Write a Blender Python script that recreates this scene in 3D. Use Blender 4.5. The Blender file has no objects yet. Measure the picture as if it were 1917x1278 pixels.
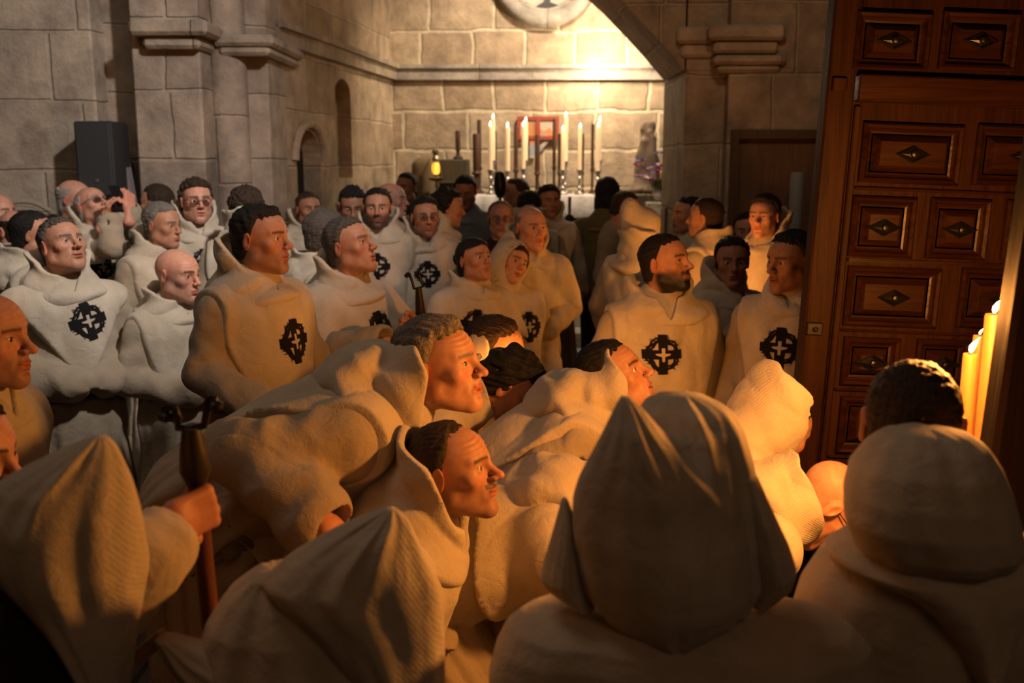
import bpy, math, random
import numpy as np
from mathutils import Vector, Matrix
from mathutils.bvhtree import BVHTree

sc = bpy.context.scene
COL = sc.collection
W, H, F = 1917.0, 1278.0, 1864.0
PITCH = math.radians(10.25)
CAMZ = 1.97
# ---------------------------------------------------------------- camera
cam_d = bpy.data.cameras.new('camera')
cam = bpy.data.objects.new('camera', cam_d)
COL.objects.link(cam)
cam.location = (0, 0, CAMZ)
cam.rotation_euler = (math.pi/2 - PITCH, 0, 0)
cam_d.sensor_width = 36.0
cam_d.lens = 36.0*F/W
cam_d.clip_start = 0.05
cam_d.dof.use_dof = True
cam_d.dof.focus_distance = 2.9
cam_d.dof.aperture_fstop = 3.2
sc.camera = cam
# ---------------------------------------------------------------- view + world
sc.view_settings.view_transform = 'Standard'
sc.view_settings.look = 'None'
sc.view_settings.exposure = 0.0
sc.view_settings.gamma = 1.0
sc.view_settings.use_curve_mapping = False
wd = bpy.data.worlds.new('world')
sc.world = wd
wd.use_nodes = True
wd.node_tree.nodes['Background'].inputs[0].default_value = (0.55, 0.55, 0.62, 1)
wd.node_tree.nodes['Background'].inputs[1].default_value = 0.008

_c, _s = math.cos(PITCH), math.sin(PITCH)
def P(px, py, Y):
    """world point that stands at distance Y in front of the camera"""
    u = (px - W/2)/F; v = -(py - H/2)/F
    d = np.array([u, _c + v*_s, -_s + v*_c])
    return np.array([0, 0, CAMZ]) + d*(Y/d[1])

def light(kind, name, loc, energy, color, target=None, size=0.1, size_y=None, spot=None, blend=0.5):
    l = bpy.data.lights.new(name, kind)
    l.energy = energy; l.color = color
    if kind == 'AREA':
        l.size = size
        if size_y: l.shape = 'RECTANGLE'; l.size_y = size_y
    else:
        l.shadow_soft_size = size
    if kind == 'SPOT':
        l.spot_size = math.radians(spot); l.spot_blend = blend
    o = bpy.data.objects.new(name, l); COL.objects.link(o)
    o.location = loc
    if target is not None:
        d = Vector(target) - Vector(loc)
        o.rotation_euler = d.to_track_quat('-Z', 'Y').to_euler()
    return o
CANDLE = (1.0, 0.35, 0.062)
# the spotlight over the altar, tight against the back wall
light('POINT', 'altar_lamp', P(1135, 112, 9.62), 50, (1.0, 0.76, 0.50), size=0.06)
light('SPOT', 'altar_flood', (0.9, 8.2, 4.6), 620, (1.0, 0.79, 0.56), target=P(1010, 200, 10.0), size=0.15, spot=95, blend=0.9)
# cool white nave lamp high up on the left
light('SPOT', 'nave_lamp', (1.2, 1.8, 4.9), 1000, (1.0, 0.88, 0.80), target=P(60, 330, 5.6), size=0.12, spot=50, blend=0.9)
light('AREA', 'vault_fill', (-1.6, 2.6, 5.2), 22, (1.0, 0.76, 0.56), target=(-0.8, 4.6, 1.0), size=1.6)
# candle groups (all but the centre one stand with their candles, see below)
light('POINT', 'candle_light_door', P(1850, 565, 1.96), 82, CANDLE, size=0.06)
light('POINT', 'warm_fill_centre', P(1640, 690, 2.40), 2.0, CANDLE, size=0.10)  # warm lamp added behind the cropped head, no candle stands here
light('POINT', 'candle_light_middle', P(1014, 765, 3.22), 12, CANDLE, size=0.05)
light('POINT', 'candle_light_back', P(1322, 528, 5.30), 14, CANDLE, size=0.05)

light('AREA', 'rear_fill', (0.8, -1.1, 3.6), 4.2, (1.0, 0.62, 0.36), target=(0.2, 2.2, 1.1), size=1.0)  # fill light added behind the camera to lift the near figures
light('SPOT', 'pier_fill', (1.0, 2.6, 4.9), 150, (1.0, 0.66, 0.40), target=P(1400, 90, 6.9), size=0.2, spot=36, blend=0.9)  # spot added overhead to brighten the right pier, no known fixture
# ================================================================ materials
MATS = {}
def new_mat(name):
    m = bpy.data.materials.new(name); m.use_nodes = True
    nt = m.node_tree; b = nt.nodes['Principled BSDF']
    return m, nt, b
def N(nt, t, **kw):
    n = nt.nodes.new(t)
    for k, v in kw.items():
        if k in n.inputs.keys() if isinstance(k, str) else False: n.inputs[k].default_value = v
        else: setattr(n, k, v)
    return n
def mat_cloth(col, name='wool', rough=0.95, scale=1.0, bump=0.6, sheen=0.15, quilt=None):
    key = (name, col, quilt)
    if key in MATS: return MATS[key]
    m, nt, b = new_mat(name)
    tc = N(nt, 'ShaderNodeTexCoord')
    n1 = N(nt, 'ShaderNodeTexNoise'); n1.inputs['Scale'].default_value = 9; n1.inputs['Detail'].default_value = 4
    n2 = N(nt, 'ShaderNodeTexNoise'); n2.inputs['Scale'].default_value = 420*scale; n2.inputs['Detail'].default_value = 3
    n3 = N(nt, 'ShaderNodeTexNoise'); n3.inputs['Scale'].default_value = 26; n3.inputs['Detail'].default_value = 5; n3.inputs['Distortion'].default_value = 0.6
    for n in (n1, n2, n3): nt.links.new(tc.outputs['Object'], n.inputs['Vector'])
    r = N(nt, 'ShaderNodeValToRGB')
    r.color_ramp.elements[0].position = 0.3; r.color_ramp.elements[1].position = 0.75
    r.color_ramp.elements[0].color = (col[0]*0.86, col[1]*0.84, col[2]*0.80, 1)
    r.color_ramp.elements[1].color = (min(1, col[0]*1.06), min(1, col[1]*1.06), min(1, col[2]*1.08), 1)
    nt.links.new(n1.outputs['Fac'], r.inputs['Fac'])
    mx = N(nt, 'ShaderNodeMix'); mx.data_type = 'RGBA'; mx.blend_type = 'MULTIPLY'; mx.inputs[0].default_value = 0.35
    nt.links.new(r.outputs['Color'], mx.inputs[6]); nt.links.new(n2.outputs['Fac'], mx.inputs[7])
    nt.links.new(mx.outputs[2], b.inputs['Base Color'])
    b.inputs['Roughness'].default_value = rough
    b.inputs['Specular IOR Level'].default_value = 0.15
    b.inputs['Sheen Weight'].default_value = sheen
    b.inputs['Sheen Roughness'].default_value = 0.6
    bp = N(nt, 'ShaderNodeBump'); bp.inputs['Strength'].default_value = bump; bp.inputs['Distance'].default_value = 0.002
    nt.links.new(n2.outputs['Fac'], bp.inputs['Height'])
    bp2 = N(nt, 'ShaderNodeBump'); bp2.inputs['Strength'].default_value = 0.42; bp2.inputs['Distance'].default_value = 0.012
    nt.links.new(n3.outputs['Fac'], bp2.inputs['Height']); nt.links.new(bp.outputs[0], bp2.inputs['Normal'])
    last = bp2
    if quilt:
        # parallel stitched rows: triangle chevrons sewn into the hood
        sx = N(nt, 'ShaderNodeSeparateXYZ'); nt.links.new(tc.outputs['Object'], sx.inputs[0])
        ab = N(nt, 'ShaderNodeMath'); ab.operation = 'PINGPONG'; ab.inputs[1].default_value = quilt[0]
        nt.links.new(sx.outputs['X'], ab.inputs[0])
        m1 = N(nt, 'ShaderNodeMath'); m1.operation = 'MULTIPLY_ADD'; m1.inputs[1].default_value = quilt[1]
        nt.links.new(ab.outputs[0], m1.inputs[0]); nt.links.new(sx.outputs['Z'], m1.inputs[2])
        m2 = N(nt, 'ShaderNodeMath'); m2.operation = 'MULTIPLY'; m2.inputs[1].default_value = 2*math.pi/quilt[2]
        nt.links.new(m1.outputs[0], m2.inputs[0])
        m3 = N(nt, 'ShaderNodeMath'); m3.operation = 'SINE'; nt.links.new(m2.outputs[0], m3.inputs[0])
        m4 = N(nt, 'ShaderNodeMath'); m4.operation = 'ABSOLUTE'; nt.links.new(m3.outputs[0], m4.inputs[0])
        m5 = N(nt, 'ShaderNodeMath'); m5.operation = 'POWER'; m5.inputs[1].default_value = 0.4; nt.links.new(m4.outputs[0], m5.inputs[0])
        bp3 = N(nt, 'ShaderNodeBump'); bp3.inputs['Strength'].default_value = quilt[3]; bp3.inputs['Distance'].default_value = 0.004
        nt.links.new(m5.outputs[0], bp3.inputs['Height']); nt.links.new(last.outputs[0], bp3.inputs['Normal']); last = bp3
    nt.links.new(last.outputs[0], b.inputs['Normal'])
    MATS[key] = m
    return m
def mat_plain(name, col, rough=0.6, metal=0.0, emit=None, es=1.0, noise=0.12, nscale=30, bump=0.15, spec=0.4, coat=0.0):
    key = (name, col, emit)
    if key in MATS: return MATS[key]
    m, nt, b = new_mat(name)
    tc = N(nt, 'ShaderNodeTexCoord')
    n1 = N(nt, 'ShaderNodeTexNoise'); n1.inputs['Scale'].default_value = nscale; n1.inputs['Detail'].default_value = 5
    nt.links.new(tc.outputs['Object'], n1.inputs['Vector'])
    r = N(nt, 'ShaderNodeValToRGB')
    a, z = 1-noise, 1+noise
    r.color_ramp.elements[0].color = (col[0]*a, col[1]*a, col[2]*a, 1)
    r.color_ramp.elements[1].color = (min(1, col[0]*z), min(1, col[1]*z), min(1, col[2]*z), 1)
    nt.links.new(n1.outputs['Fac'], r.inputs['Fac']); nt.links.new(r.outputs['Color'], b.inputs['Base Color'])
    b.inputs['Roughness'].default_value = rough; b.inputs['Metallic'].default_value = metal
    b.inputs['Specular IOR Level'].default_value = spec; b.inputs['Coat Weight'].default_value = coat
    if bump:
        bp = N(nt, 'ShaderNodeBump'); bp.inputs['Strength'].default_value = bump; bp.inputs['Distance'].default_value = 0.003
        nt.links.new(n1.outputs['Fac'], bp.inputs['Height']); nt.links.new(bp.outputs[0], b.inputs['Normal'])
    if emit:
        b.inputs['Emission Color'].default_value = (*emit, 1); b.inputs['Emission Strength'].default_value = es
    MATS[key] = m
    return m
def mat_skin():
    if 'skin' in MATS: return MATS['skin']
    m, nt, b = new_mat('skin')
    at = N(nt, 'ShaderNodeAttribute'); at.attribute_name = 'Col'
    tc = N(nt, 'ShaderNodeTexCoord')
    n1 = N(nt, 'ShaderNodeTexNoise'); n1.inputs['Scale'].default_value = 55; n1.inputs['Detail'].default_value = 5
    n2 = N(nt, 'ShaderNodeTexNoise'); n2.inputs['Scale'].default_value = 500; n2.inputs['Detail'].default_value = 2
    for n in (n1, n2): nt.links.new(tc.outputs['Object'], n.inputs['Vector'])
    r = N(nt, 'ShaderNodeValToRGB'); r.color_ramp.elements[0].color = (0.84, 0.78, 0.76, 1); r.color_ramp.elements[1].color = (1, 1, 1, 1)
    r.color_ramp.elements[0].position = 0.3; r.color_ramp.elements[1].position = 0.65
    nt.links.new(n1.outputs['Fac'], r.inputs['Fac'])
    mx = N(nt, 'ShaderNodeMix'); mx.data_type = 'RGBA'; mx.blend_type = 'MULTIPLY'; mx.inputs[0].default_value = 1
    nt.links.new(at.outputs['Color'], mx.inputs[6]); nt.links.new(r.outputs['Color'], mx.inputs[7])
    nt.links.new(mx.outputs[2], b.inputs['Base Color'])
    b.inputs['Roughness'].default_value = 0.52; b.inputs['Specular IOR Level'].default_value = 0.4
    b.inputs['Subsurface Weight'].default_value = 0.0
    bp = N(nt, 'ShaderNodeBump'); bp.inputs['Strength'].default_value = 0.25; bp.inputs['Distance'].default_value = 0.0012
    nt.links.new(n2.outputs['Fac'], bp.inputs['Height']); nt.links.new(bp.outputs[0], b.inputs['Normal'])
    MATS['skin'] = m
    return m
def mat_hair(col):
    key = ('hair', col)
    if key in MATS: return MATS[key]
    m, nt, b = new_mat('hair')
    tc = N(nt, 'ShaderNodeTexCoord')
    mp = N(nt, 'ShaderNodeMapping'); mp.inputs['Scale'].default_value = (1, 0.25, 0.5)
    nt.links.new(tc.outputs['Object'], mp.inputs[0])
    n1 = N(nt, 'ShaderNodeTexNoise'); n1.inputs['Scale'].default_value = 420; n1.inputs['Detail'].default_value = 4; n1.inputs['Distortion'].default_value = 0.4
    nt.links.new(mp.outputs[0], n1.inputs['Vector'])
    r = N(nt, 'ShaderNodeValToRGB'); r.color_ramp.elements[0].position = 0.35; r.color_ramp.elements[1].position = 0.7
    r.color_ramp.elements[0].color = (col[0]*0.35, col[1]*0.35, col[2]*0.35, 1)
    r.color_ramp.elements[1].color = (min(1, col[0]*1.5), min(1, col[1]*1.5), min(1, col[2]*1.5), 1)
    nt.links.new(n1.outputs['Fac'], r.inputs['Fac']); nt.links.new(r.outputs['Color'], b.inputs['Base Color'])
    b.inputs['Roughness'].default_value = 0.62; b.inputs['Specular IOR Level'].default_value = 0.3
    bp = N(nt, 'ShaderNodeBump'); bp.inputs['Strength'].default_value = 0.9; bp.inputs['Distance'].default_value = 0.004
    nt.links.new(n1.outputs['Fac'], bp.inputs['Height']); nt.links.new(bp.outputs[0], b.inputs['Normal'])
    MATS[key] = m
    return m
def mat_stone(name, bw, bh, axis='XZ', c1=(0.40, 0.31, 0.22), c2=(0.52, 0.42, 0.31), mortar=(0.60, 0.52, 0.40), off=(0, 0, 0), msize=0.014, dist=0.05):
    key = (name, axis)
    if key in MATS: return MATS[key]
    m, nt, b = new_mat(name)
    tc = N(nt, 'ShaderNodeTexCoord')
    sx = N(nt, 'ShaderNodeSeparateXYZ'); nt.links.new(tc.outputs['Object'], sx.inputs[0])
    cb = N(nt, 'ShaderNodeCombineXYZ')
    a0, a1 = {'XZ': ('X', 'Z'), 'YZ': ('Y', 'Z'), 'XY': ('X', 'Y')}[axis]
    nt.links.new(sx.outputs[a0], cb.inputs[0]); nt.links.new(sx.outputs[a1], cb.inputs[1])
    add = N(nt, 'ShaderNodeVectorMath'); add.operation = 'ADD'; add.inputs[1].default_value = off
    nt.links.new(cb.outputs[0], add.inputs[0])
    nd = N(nt, 'ShaderNodeTexNoise'); nd.inputs['Scale'].default_value = 2.8; nd.inputs['Detail'].default_value = 5
    nt.links.new(tc.outputs['Object'], nd.inputs['Vector'])
    sc_ = N(nt, 'ShaderNodeVectorMath'); sc_.operation = 'MULTIPLY_ADD'; sc_.inputs[1].default_value = (dist, dist, dist)
    nt.links.new(nd.outputs['Color'], sc_.inputs[0]); nt.links.new(add.outputs[0], sc_.inputs[2])
    br = N(nt, 'ShaderNodeTexBrick'); br.offset = 0.43; br.squash = 1.25; br.squash_frequency = 3
    br.inputs['Scale'].default_value = 1.0; br.inputs['Brick Width'].default_value = bw; br.inputs['Row Height'].default_value = bh
    br.inputs['Mortar Size'].default_value = msize; br.inputs['Mortar Smooth'].default_value = 0.5
    br.inputs['Color1'].default_value = (*c1, 1); br.inputs['Color2'].default_value = (*c2, 1); br.inputs['Mortar'].default_value = (*mortar, 1)
    nt.links.new(sc_.outputs[0], br.inputs['Vector'])
    n1 = N(nt, 'ShaderNodeTexNoise'); n1.inputs['Scale'].default_value = 5; n1.inputs['Detail'].default_value = 8; n1.inputs['Roughness'].default_value = 0.65
    n2 = N(nt, 'ShaderNodeTexNoise'); n2.inputs['Scale'].default_value = 30; n2.inputs['Detail'].default_value = 8; n2.inputs['Roughness'].default_value = 0.7
    for n in (n1, n2): nt.links.new(tc.outputs['Object'], n.inputs['Vector'])
    r = N(nt, 'ShaderNodeValToRGB'); r.color_ramp.elements[0].position = 0.32; r.color_ramp.elements[1].position = 0.68
    r.color_ramp.elements[0].color = (0.45, 0.43, 0.42, 1); r.color_ramp.elements[1].color = (1.18, 1.14, 1.06, 1)
    nt.links.new(n1.outputs['Fac'], r.inputs['Fac'])
    mx = N(nt, 'ShaderNodeMix'); mx.data_type = 'RGBA'; mx.blend_type = 'MULTIPLY'; mx.inputs[0].default_value = 0.8
    nt.links.new(br.outputs['Color'], mx.inputs[6]); nt.links.new(r.outputs['Color'], mx.inputs[7])
    nt.links.new(mx.outputs[2], b.inputs['Base Color'])
    b.inputs['Roughness'].default_value = 0.9; b.inputs['Specular IOR Level'].default_value = 0.2
    # height: stones stand proud of slightly recessed joints, rough dressed faces
    mh = N(nt, 'ShaderNodeMath'); mh.operation = 'MULTIPLY_ADD'; mh.inputs[1].default_value = -1.0
    nt.links.new(br.outputs['Fac'], mh.inputs[0]); nt.links.new(n1.outputs['Fac'], mh.inputs[2])
    mh2 = N(nt, 'ShaderNodeMath'); mh2.operation = 'MULTIPLY_ADD'; mh2.inputs[1].default_value = 0.45
    nt.links.new(n2.outputs['Fac'], mh2.inputs[0]); nt.links.new(mh.outputs[0], mh2.inputs[2])
    bp = N(nt, 'ShaderNodeBump'); bp.inputs['Strength'].default_value = 0.8; bp.inputs['Distance'].default_value = 0.025
    nt.links.new(mh2.outputs[0], bp.inputs['Height']); nt.links.new(bp.outputs[0], b.inputs['Normal'])
    MATS[key] = m
    return m
def mat_wood(name, c1, c2, axis=2, rough=0.34, scale=3.0, coat=0.25, spec=.35):
    key = (name, axis)
    if key in MATS: return MATS[key]
    m, nt, b = new_mat(name)
    tc = N(nt, 'ShaderNodeTexCoord'); mp = N(nt, 'ShaderNodeMapping')
    s = [14, 14, 14]; s[axis] = 0.9
    mp.inputs['Scale'].default_value = s
    nt.links.new(tc.outputs['Object'], mp.inputs[0])
    n1 = N(nt, 'ShaderNodeTexNoise'); n1.inputs['Scale'].default_value = scale; n1.inputs['Detail'].default_value = 8; n1.inputs['Distortion'].default_value = 0.9; n1.inputs['Roughness'].default_value = 0.6
    nt.links.new(mp.outputs[0], n1.inputs['Vector'])
    r = N(nt, 'ShaderNodeValToRGB'); r.color_ramp.elements[0].position = 0.3; r.color_ramp.elements[1].position = 0.72
    r.color_ramp.elements[0].color = (*c1, 1); r.color_ramp.elements[1].color = (*c2, 1)
    nt.links.new(n1.outputs['Fac'], r.inputs['Fac']); nt.links.new(r.outputs['Color'], b.inputs['Base Color'])
    b.inputs['Roughness'].default_value = rough; b.inputs['Coat Weight'].default_value = coat; b.inputs['Coat Roughness'].default_value = 0.3; b.inputs['Specular IOR Level'].default_value = spec
    bp = N(nt, 'ShaderNodeBump'); bp.inputs['Strength'].default_value = 0.45; bp.inputs['Distance'].default_value = 0.004
    nt.links.new(n1.outputs['Fac'], bp.inputs['Height']); nt.links.new(bp.outputs[0], b.inputs['Normal'])
    MATS[key] = m
    return m
CREAM = (0.60, 0.52, 0.405)
CREAM2 = (0.66, 0.59, 0.475)
M_WOOL = lambda: mat_cloth(CREAM, 'cream_wool')
M_HOOD = lambda: mat_cloth(CREAM2, 'pale_cream_wool')

# ================================================================ object helpers
def link_mesh(name, V, Fc, mat, parent=None, base=None, smooth=True, col=None):
    V = np.asarray(V, dtype=np.float32)
    if base is not None: V = V - np.asarray(base, dtype=np.float32)
    me = bpy.data.meshes.new(name)
    if isinstance(Fc, np.ndarray):
        nf, k = Fc.shape
        me.vertices.add(len(V)); me.vertices.foreach_set('co', V.ravel())
        me.loops.add(nf*k); me.loops.foreach_set('vertex_index', Fc.astype(np.int32).ravel())
        me.polygons.add(nf); me.polygons.foreach_set('loop_start', np.arange(0, nf*k, k, dtype=np.int32))
        me.update(calc_edges=True)
    else:
        me.from_pydata(V.tolist(), [], Fc)
        me.update()
    if smooth: me.polygons.foreach_set('use_smooth', np.ones(len(me.polygons), dtype=bool))
    if col is not None:
        ca = me.color_attributes.new('Col', 'FLOAT_COLOR', 'POINT')
        c4 = np.ones((len(V), 4), dtype=np.float32); c4[:, :3] = col
        ca.data.foreach_set('color', c4.ravel())
    o = bpy.data.objects.new(name, me); COL.objects.link(o)
    me.materials.append(mat)
    if parent is not None: o.parent = parent
    elif base is not None: o.location = base
    return o
def tag(o, label=None, cat=None, group=None, kind=None):
    if label: o['label'] = label
    if cat: o['category'] = cat
    if group: o['group'] = group
    if kind: o['kind'] = kind
    return o
def empty(name, loc, label, cat, group=None):
    o = bpy.data.objects.new(name, None); COL.objects.link(o)
    o.empty_display_size = 0.1; o.location = loc
    return tag(o, label, cat, group)
class MB:
    """collects boxes, lathes and tubes as one mesh"""
    def __init__(s): s.V = []; s.F = []
    def raw(s, V, Fc):
        b = len(s.V); s.V += [tuple(v) for v in V]; s.F += [tuple(i+b for i in f) for f in Fc]
    def box(s, lo, hi, bev=0.0, R=None, c=None):
        x0, y0, z0 = lo; x1, y1, z1 = hi
        if bev <= 0:
            V = [(x, y, z) for x in (x0, x1) for y in (y0, y1) for z in (z0, z1)]
            Fc = [(0, 1, 3, 2), (4, 6, 7, 5), (0, 4, 5, 1), (2, 3, 7, 6), (0, 2, 6, 4), (1, 5, 7, 3)]
        else:
            V = []; b = bev; idx = {}
            for i, x in enumerate((x0, x1)):
                for j, y in enumerate((y0, y1)):
                    for k, z in enumerate((z0, z1)):
                        sx, sy, sz = (b, -b)[i], (b, -b)[j], (b, -b)[k]
                        for a in range(3):
                            p = [x+sx, y+sy, z+sz]; p[a] = (x, y, z)[a]
                            idx[(i, j, k, a)] = len(V); V.append(tuple(p))
            g = lambda i, j, k, a: idx[(i, j, k, a)]
            Fc = []
            for i in (0, 1):
                q = [(0, 0), (0, 1), (1, 1), (1, 0)]
                if i: q = q[::-1]
                Fc.append(tuple(g(i, a, c_, 0) for a, c_ in q))
                Fc.append(tuple(g(c_, i, a, 1) for a, c_ in q))
                Fc.append(tuple(g(a, c_, i, 2) for a, c_ in q))
            for i in (0, 1):
                for j in (0, 1):
                    f = (g(i, j, 0, 0), g(i, j, 0, 1), g(i, j, 1, 1), g(i, j, 1, 0)); Fc.append(f if (i+j) % 2 else f[::-1])
                    f = (g(i, 0, j, 0), g(i, 0, j, 2), g(i, 1, j, 2), g(i, 1, j, 0)); Fc.append(f if not (i+j) % 2 else f[::-1])
                    f = (g(0, i, j, 1), g(0, i, j, 2), g(1, i, j, 2), g(1, i, j, 1)); Fc.append(f if (i+j) % 2 else f[::-1])
                    for k in (0, 1):
                        f = (g(i, j, k, 0), g(i, j, k, 1), g(i, j, k, 2)); Fc.append(f if not (i+j+k) % 2 else f[::-1])
        if R is not None:
            V = [tuple(np.asarray(R) @ (np.array(v)-c) + c) for v in V]
        s.raw(V, Fc)
    def lathe(s, c, prof, n=24, ax=2):
        """prof: list of (radius, height)"""
        V = []
        for r, h in prof:
            for i in range(n):
                a = 2*math.pi*i/n; p = [r*math.cos(a), r*math.sin(a), h]
                if ax == 1: p = [p[0], p[2], p[1]]
                if ax == 0: p = [p[2], p[0], p[1]]
                V.append((p[0]+c[0], p[1]+c[1], p[2]+c[2]))
        Fc = [(j*n+i, j*n+(i+1) % n, (j+1)*n+(i+1) % n, (j+1)*n+i) for j in range(len(prof)-1) for i in range(n)]
        Fc.append(tuple(range(n))[::-1]); Fc.append(tuple(range((len(prof)-1)*n, len(prof)*n)))
        s.raw(V, Fc)
    def tube(s, pts, r, n=10, closed=False):
        pts = [np.array(p, float) for p in pts]; m = len(pts); V = []
        rr = r if hasattr(r, '__len__') else [r]*m
        up = None
        for i in range(m):
            t = pts[(i+1) % m if closed else min(i+1, m-1)] - pts[(i-1) % m if closed else max(i-1, 0)]
            t = t/(np.linalg.norm(t)+1e-9)
            if up is None:
                up = np.cross(t, [0, 0, 1.0])
                if np.linalg.norm(up) < 0.1: up = np.cross(t, [1.0, 0, 0])
            up = up - t*np.dot(up, t); up /= np.linalg.norm(up)+1e-9
            w = np.cross(t, up)
            for k in range(n):
                a = 2*math.pi*k/n
                V.append(tuple(pts[i] + rr[i]*(up*math.cos(a)+w*math.sin(a))))
        Fc = [(j*n+k, j*n+(k+1) % n, ((j+1) % m)*n+(k+1) % n, ((j+1) % m)*n+k) for j in range(m if closed else m-1) for k in range(n)]
        if not closed:
            Fc.append(tuple(range(n))[::-1]); Fc.append(tuple(range((m-1)*n, m*n)))
        s.raw(V, Fc)
    def build(s, name, mat, parent=None, base=None, smooth=False):
        o = link_mesh(name, s.V, s.F, mat, parent, base, smooth=False)
        import bmesh
        bm = bmesh.new(); bm.from_mesh(o.data); bmesh.ops.recalc_face_normals(bm, faces=bm.faces); bm.to_mesh(o.data); bm.free()
        if smooth:
            o.data.polygons.foreach_set('use_smooth', np.ones(len(o.data.polygons), dtype=bool))
            try: o.data.set_sharp_from_angle(angle=math.radians(40))
            except Exception: pass
        return o

# ================================================================ smooth solids
f4 = np.float32
def smin(a, b, k):
    if k <= 0: return np.minimum(a, b)
    h = np.maximum(k-np.abs(a-b), 0)/k
    return np.minimum(a, b) - h*h*(k*0.25)
def ell(c, r, R=None):
    c = np.array(c, float); r = np.array(r, float)
    def f(x, y, z):
        x = x-f4(c[0]); y = y-f4(c[1]); z = z-f4(c[2])
        if R is not None:
            M = np.asarray(R).T.astype(f4)
            x, y, z = (M[0, 0]*x+M[0, 1]*y+M[0, 2]*z, M[1, 0]*x+M[1, 1]*y+M[1, 2]*z, M[2, 0]*x+M[2, 1]*y+M[2, 2]*z)
        a = (x/f4(r[0]))**2 + (y/f4(r[1]))**2 + (z/f4(r[2]))**2
        b = (x/f4(r[0]**2))**2 + (y/f4(r[1]**2))**2 + (z/f4(r[2]**2))**2
        k0 = np.sqrt(a); return k0*(k0-1)/(np.sqrt(b)+f4(1e-6))
    m = r.max() if R is not None else r
    return f, c-m, c+m
def cap(a, b, ra, rb, side=None, ks=1.0, fold=None):
    a = np.array(a, float); b = np.array(b, float); ba = b-a; L2 = float(ba@ba)+1e-9
    if side is not None:
        u = ba/math.sqrt(L2); s = np.array(side, float); s = s-u*(s@u); s /= np.linalg.norm(s)+1e-9
        w = np.cross(u, s)
    def f(x, y, z):
        x = x-f4(a[0]); y = y-f4(a[1]); z = z-f4(a[2])
        t0 = (x*f4(ba[0])+y*f4(ba[1])+z*f4(ba[2]))/f4(L2); t = np.clip(t0, 0, 1)
        qx = x-t*f4(ba[0]); qy = y-t*f4(ba[1]); qz = z-t*f4(ba[2])
        d2 = qx*qx+qy*qy+qz*qz; rad = f4(ra)+t*f4(rb-ra)
        if side is not None:
            qs = qx*f4(s[0])+qy*f4(s[1])+qz*f4(s[2])
            if fold is not None:
                qw = qx*f4(w[0])+qy*f4(w[1])+qz*f4(w[2])
                rad = rad+fold(t, np.arctan2(qw, qs/f4(ks)))
            if ks != 1: d2 = d2-qs*qs+(qs/f4(ks))**2
        return np.sqrt(np.maximum(d2, 0))-rad
    m = max(ra, rb)*max(ks, 1)+(0.03 if fold is not None else 0)
    return f, np.minimum(a, b)-m, np.maximum(a, b)+m
def bx3(c, hf, rd, R=None):
    c = np.array(c, float); hf = np.array(hf, float)
    def f(x, y, z):
        x = x-f4(c[0]); y = y-f4(c[1]); z = z-f4(c[2])
        if R is not None:
            M = np.asarray(R).T.astype(f4)
            x, y, z = (M[0, 0]*x+M[0, 1]*y+M[0, 2]*z, M[1, 0]*x+M[1, 1]*y+M[1, 2]*z, M[2, 0]*x+M[2, 1]*y+M[2, 2]*z)
        qx = np.abs(x)-f4(hf[0]-rd); qy = np.abs(y)-f4(hf[1]-rd); qz = np.abs(z)-f4(hf[2]-rd)
        return np.sqrt(np.maximum(qx, 0)**2+np.maximum(qy, 0)**2+np.maximum(qz, 0)**2)+np.minimum(np.maximum(np.maximum(qx, qy), qz), 0)-f4(rd)
    m = np.linalg.norm(hf) if R is not None else hf
    return f, c-m, c+m
class Solid:
    def __init__(s, h): s.ops = []; s.h = h
    def add(s, p, k=0.0): s.ops.append(('a', p, k)); return s
    def cut(s, p, k=0.0): s.ops.append(('c', p, k)); return s
    def grid(s, lo=None, hi=None, pad=0.03):
        if lo is None:
            lo = np.min([p[1] for o, p, k in s.ops if o == 'a'], axis=0)-pad
            hi = np.max([p[2] for o, p, k in s.ops if o == 'a'], axis=0)+pad
        s.lo = np.array(lo, float); hi = np.array(hi, float)
        s.n = np.ceil((hi-s.lo)/s.h).astype(int)+2
        s.ax = [(s.lo[i]+np.arange(s.n[i])*s.h).astype(f4) for i in range(3)]
        return s
    def xyz(s): return s.ax[0][:, None, None], s.ax[1][None, :, None], s.ax[2][None, None, :]
    def run(s):
        D = np.full(tuple(s.n), 0.5, dtype=f4)
        for o, (f, lo, hi), k in s.ops:
            m = k+3*s.h+0.02
            i0 = np.clip(np.floor((lo-m-s.lo)/s.h).astype(int), 0, s.n); i1 = np.clip(np.ceil((hi+m-s.lo)/s.h).astype(int)+1, 0, s.n)
            if (i1 <= i0).any(): continue
            sl = tuple(slice(i0[i], i1[i]) for i in range(3))
            v = f(s.ax[0][sl[0]][:, None, None], s.ax[1][sl[1]][None, :, None], s.ax[2][sl[2]][None, None, :])
            D[sl] = smin(D[sl], v, k) if o == 'a' else -smin(-D[sl], v, k)
        s.D = D
        return s
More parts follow.
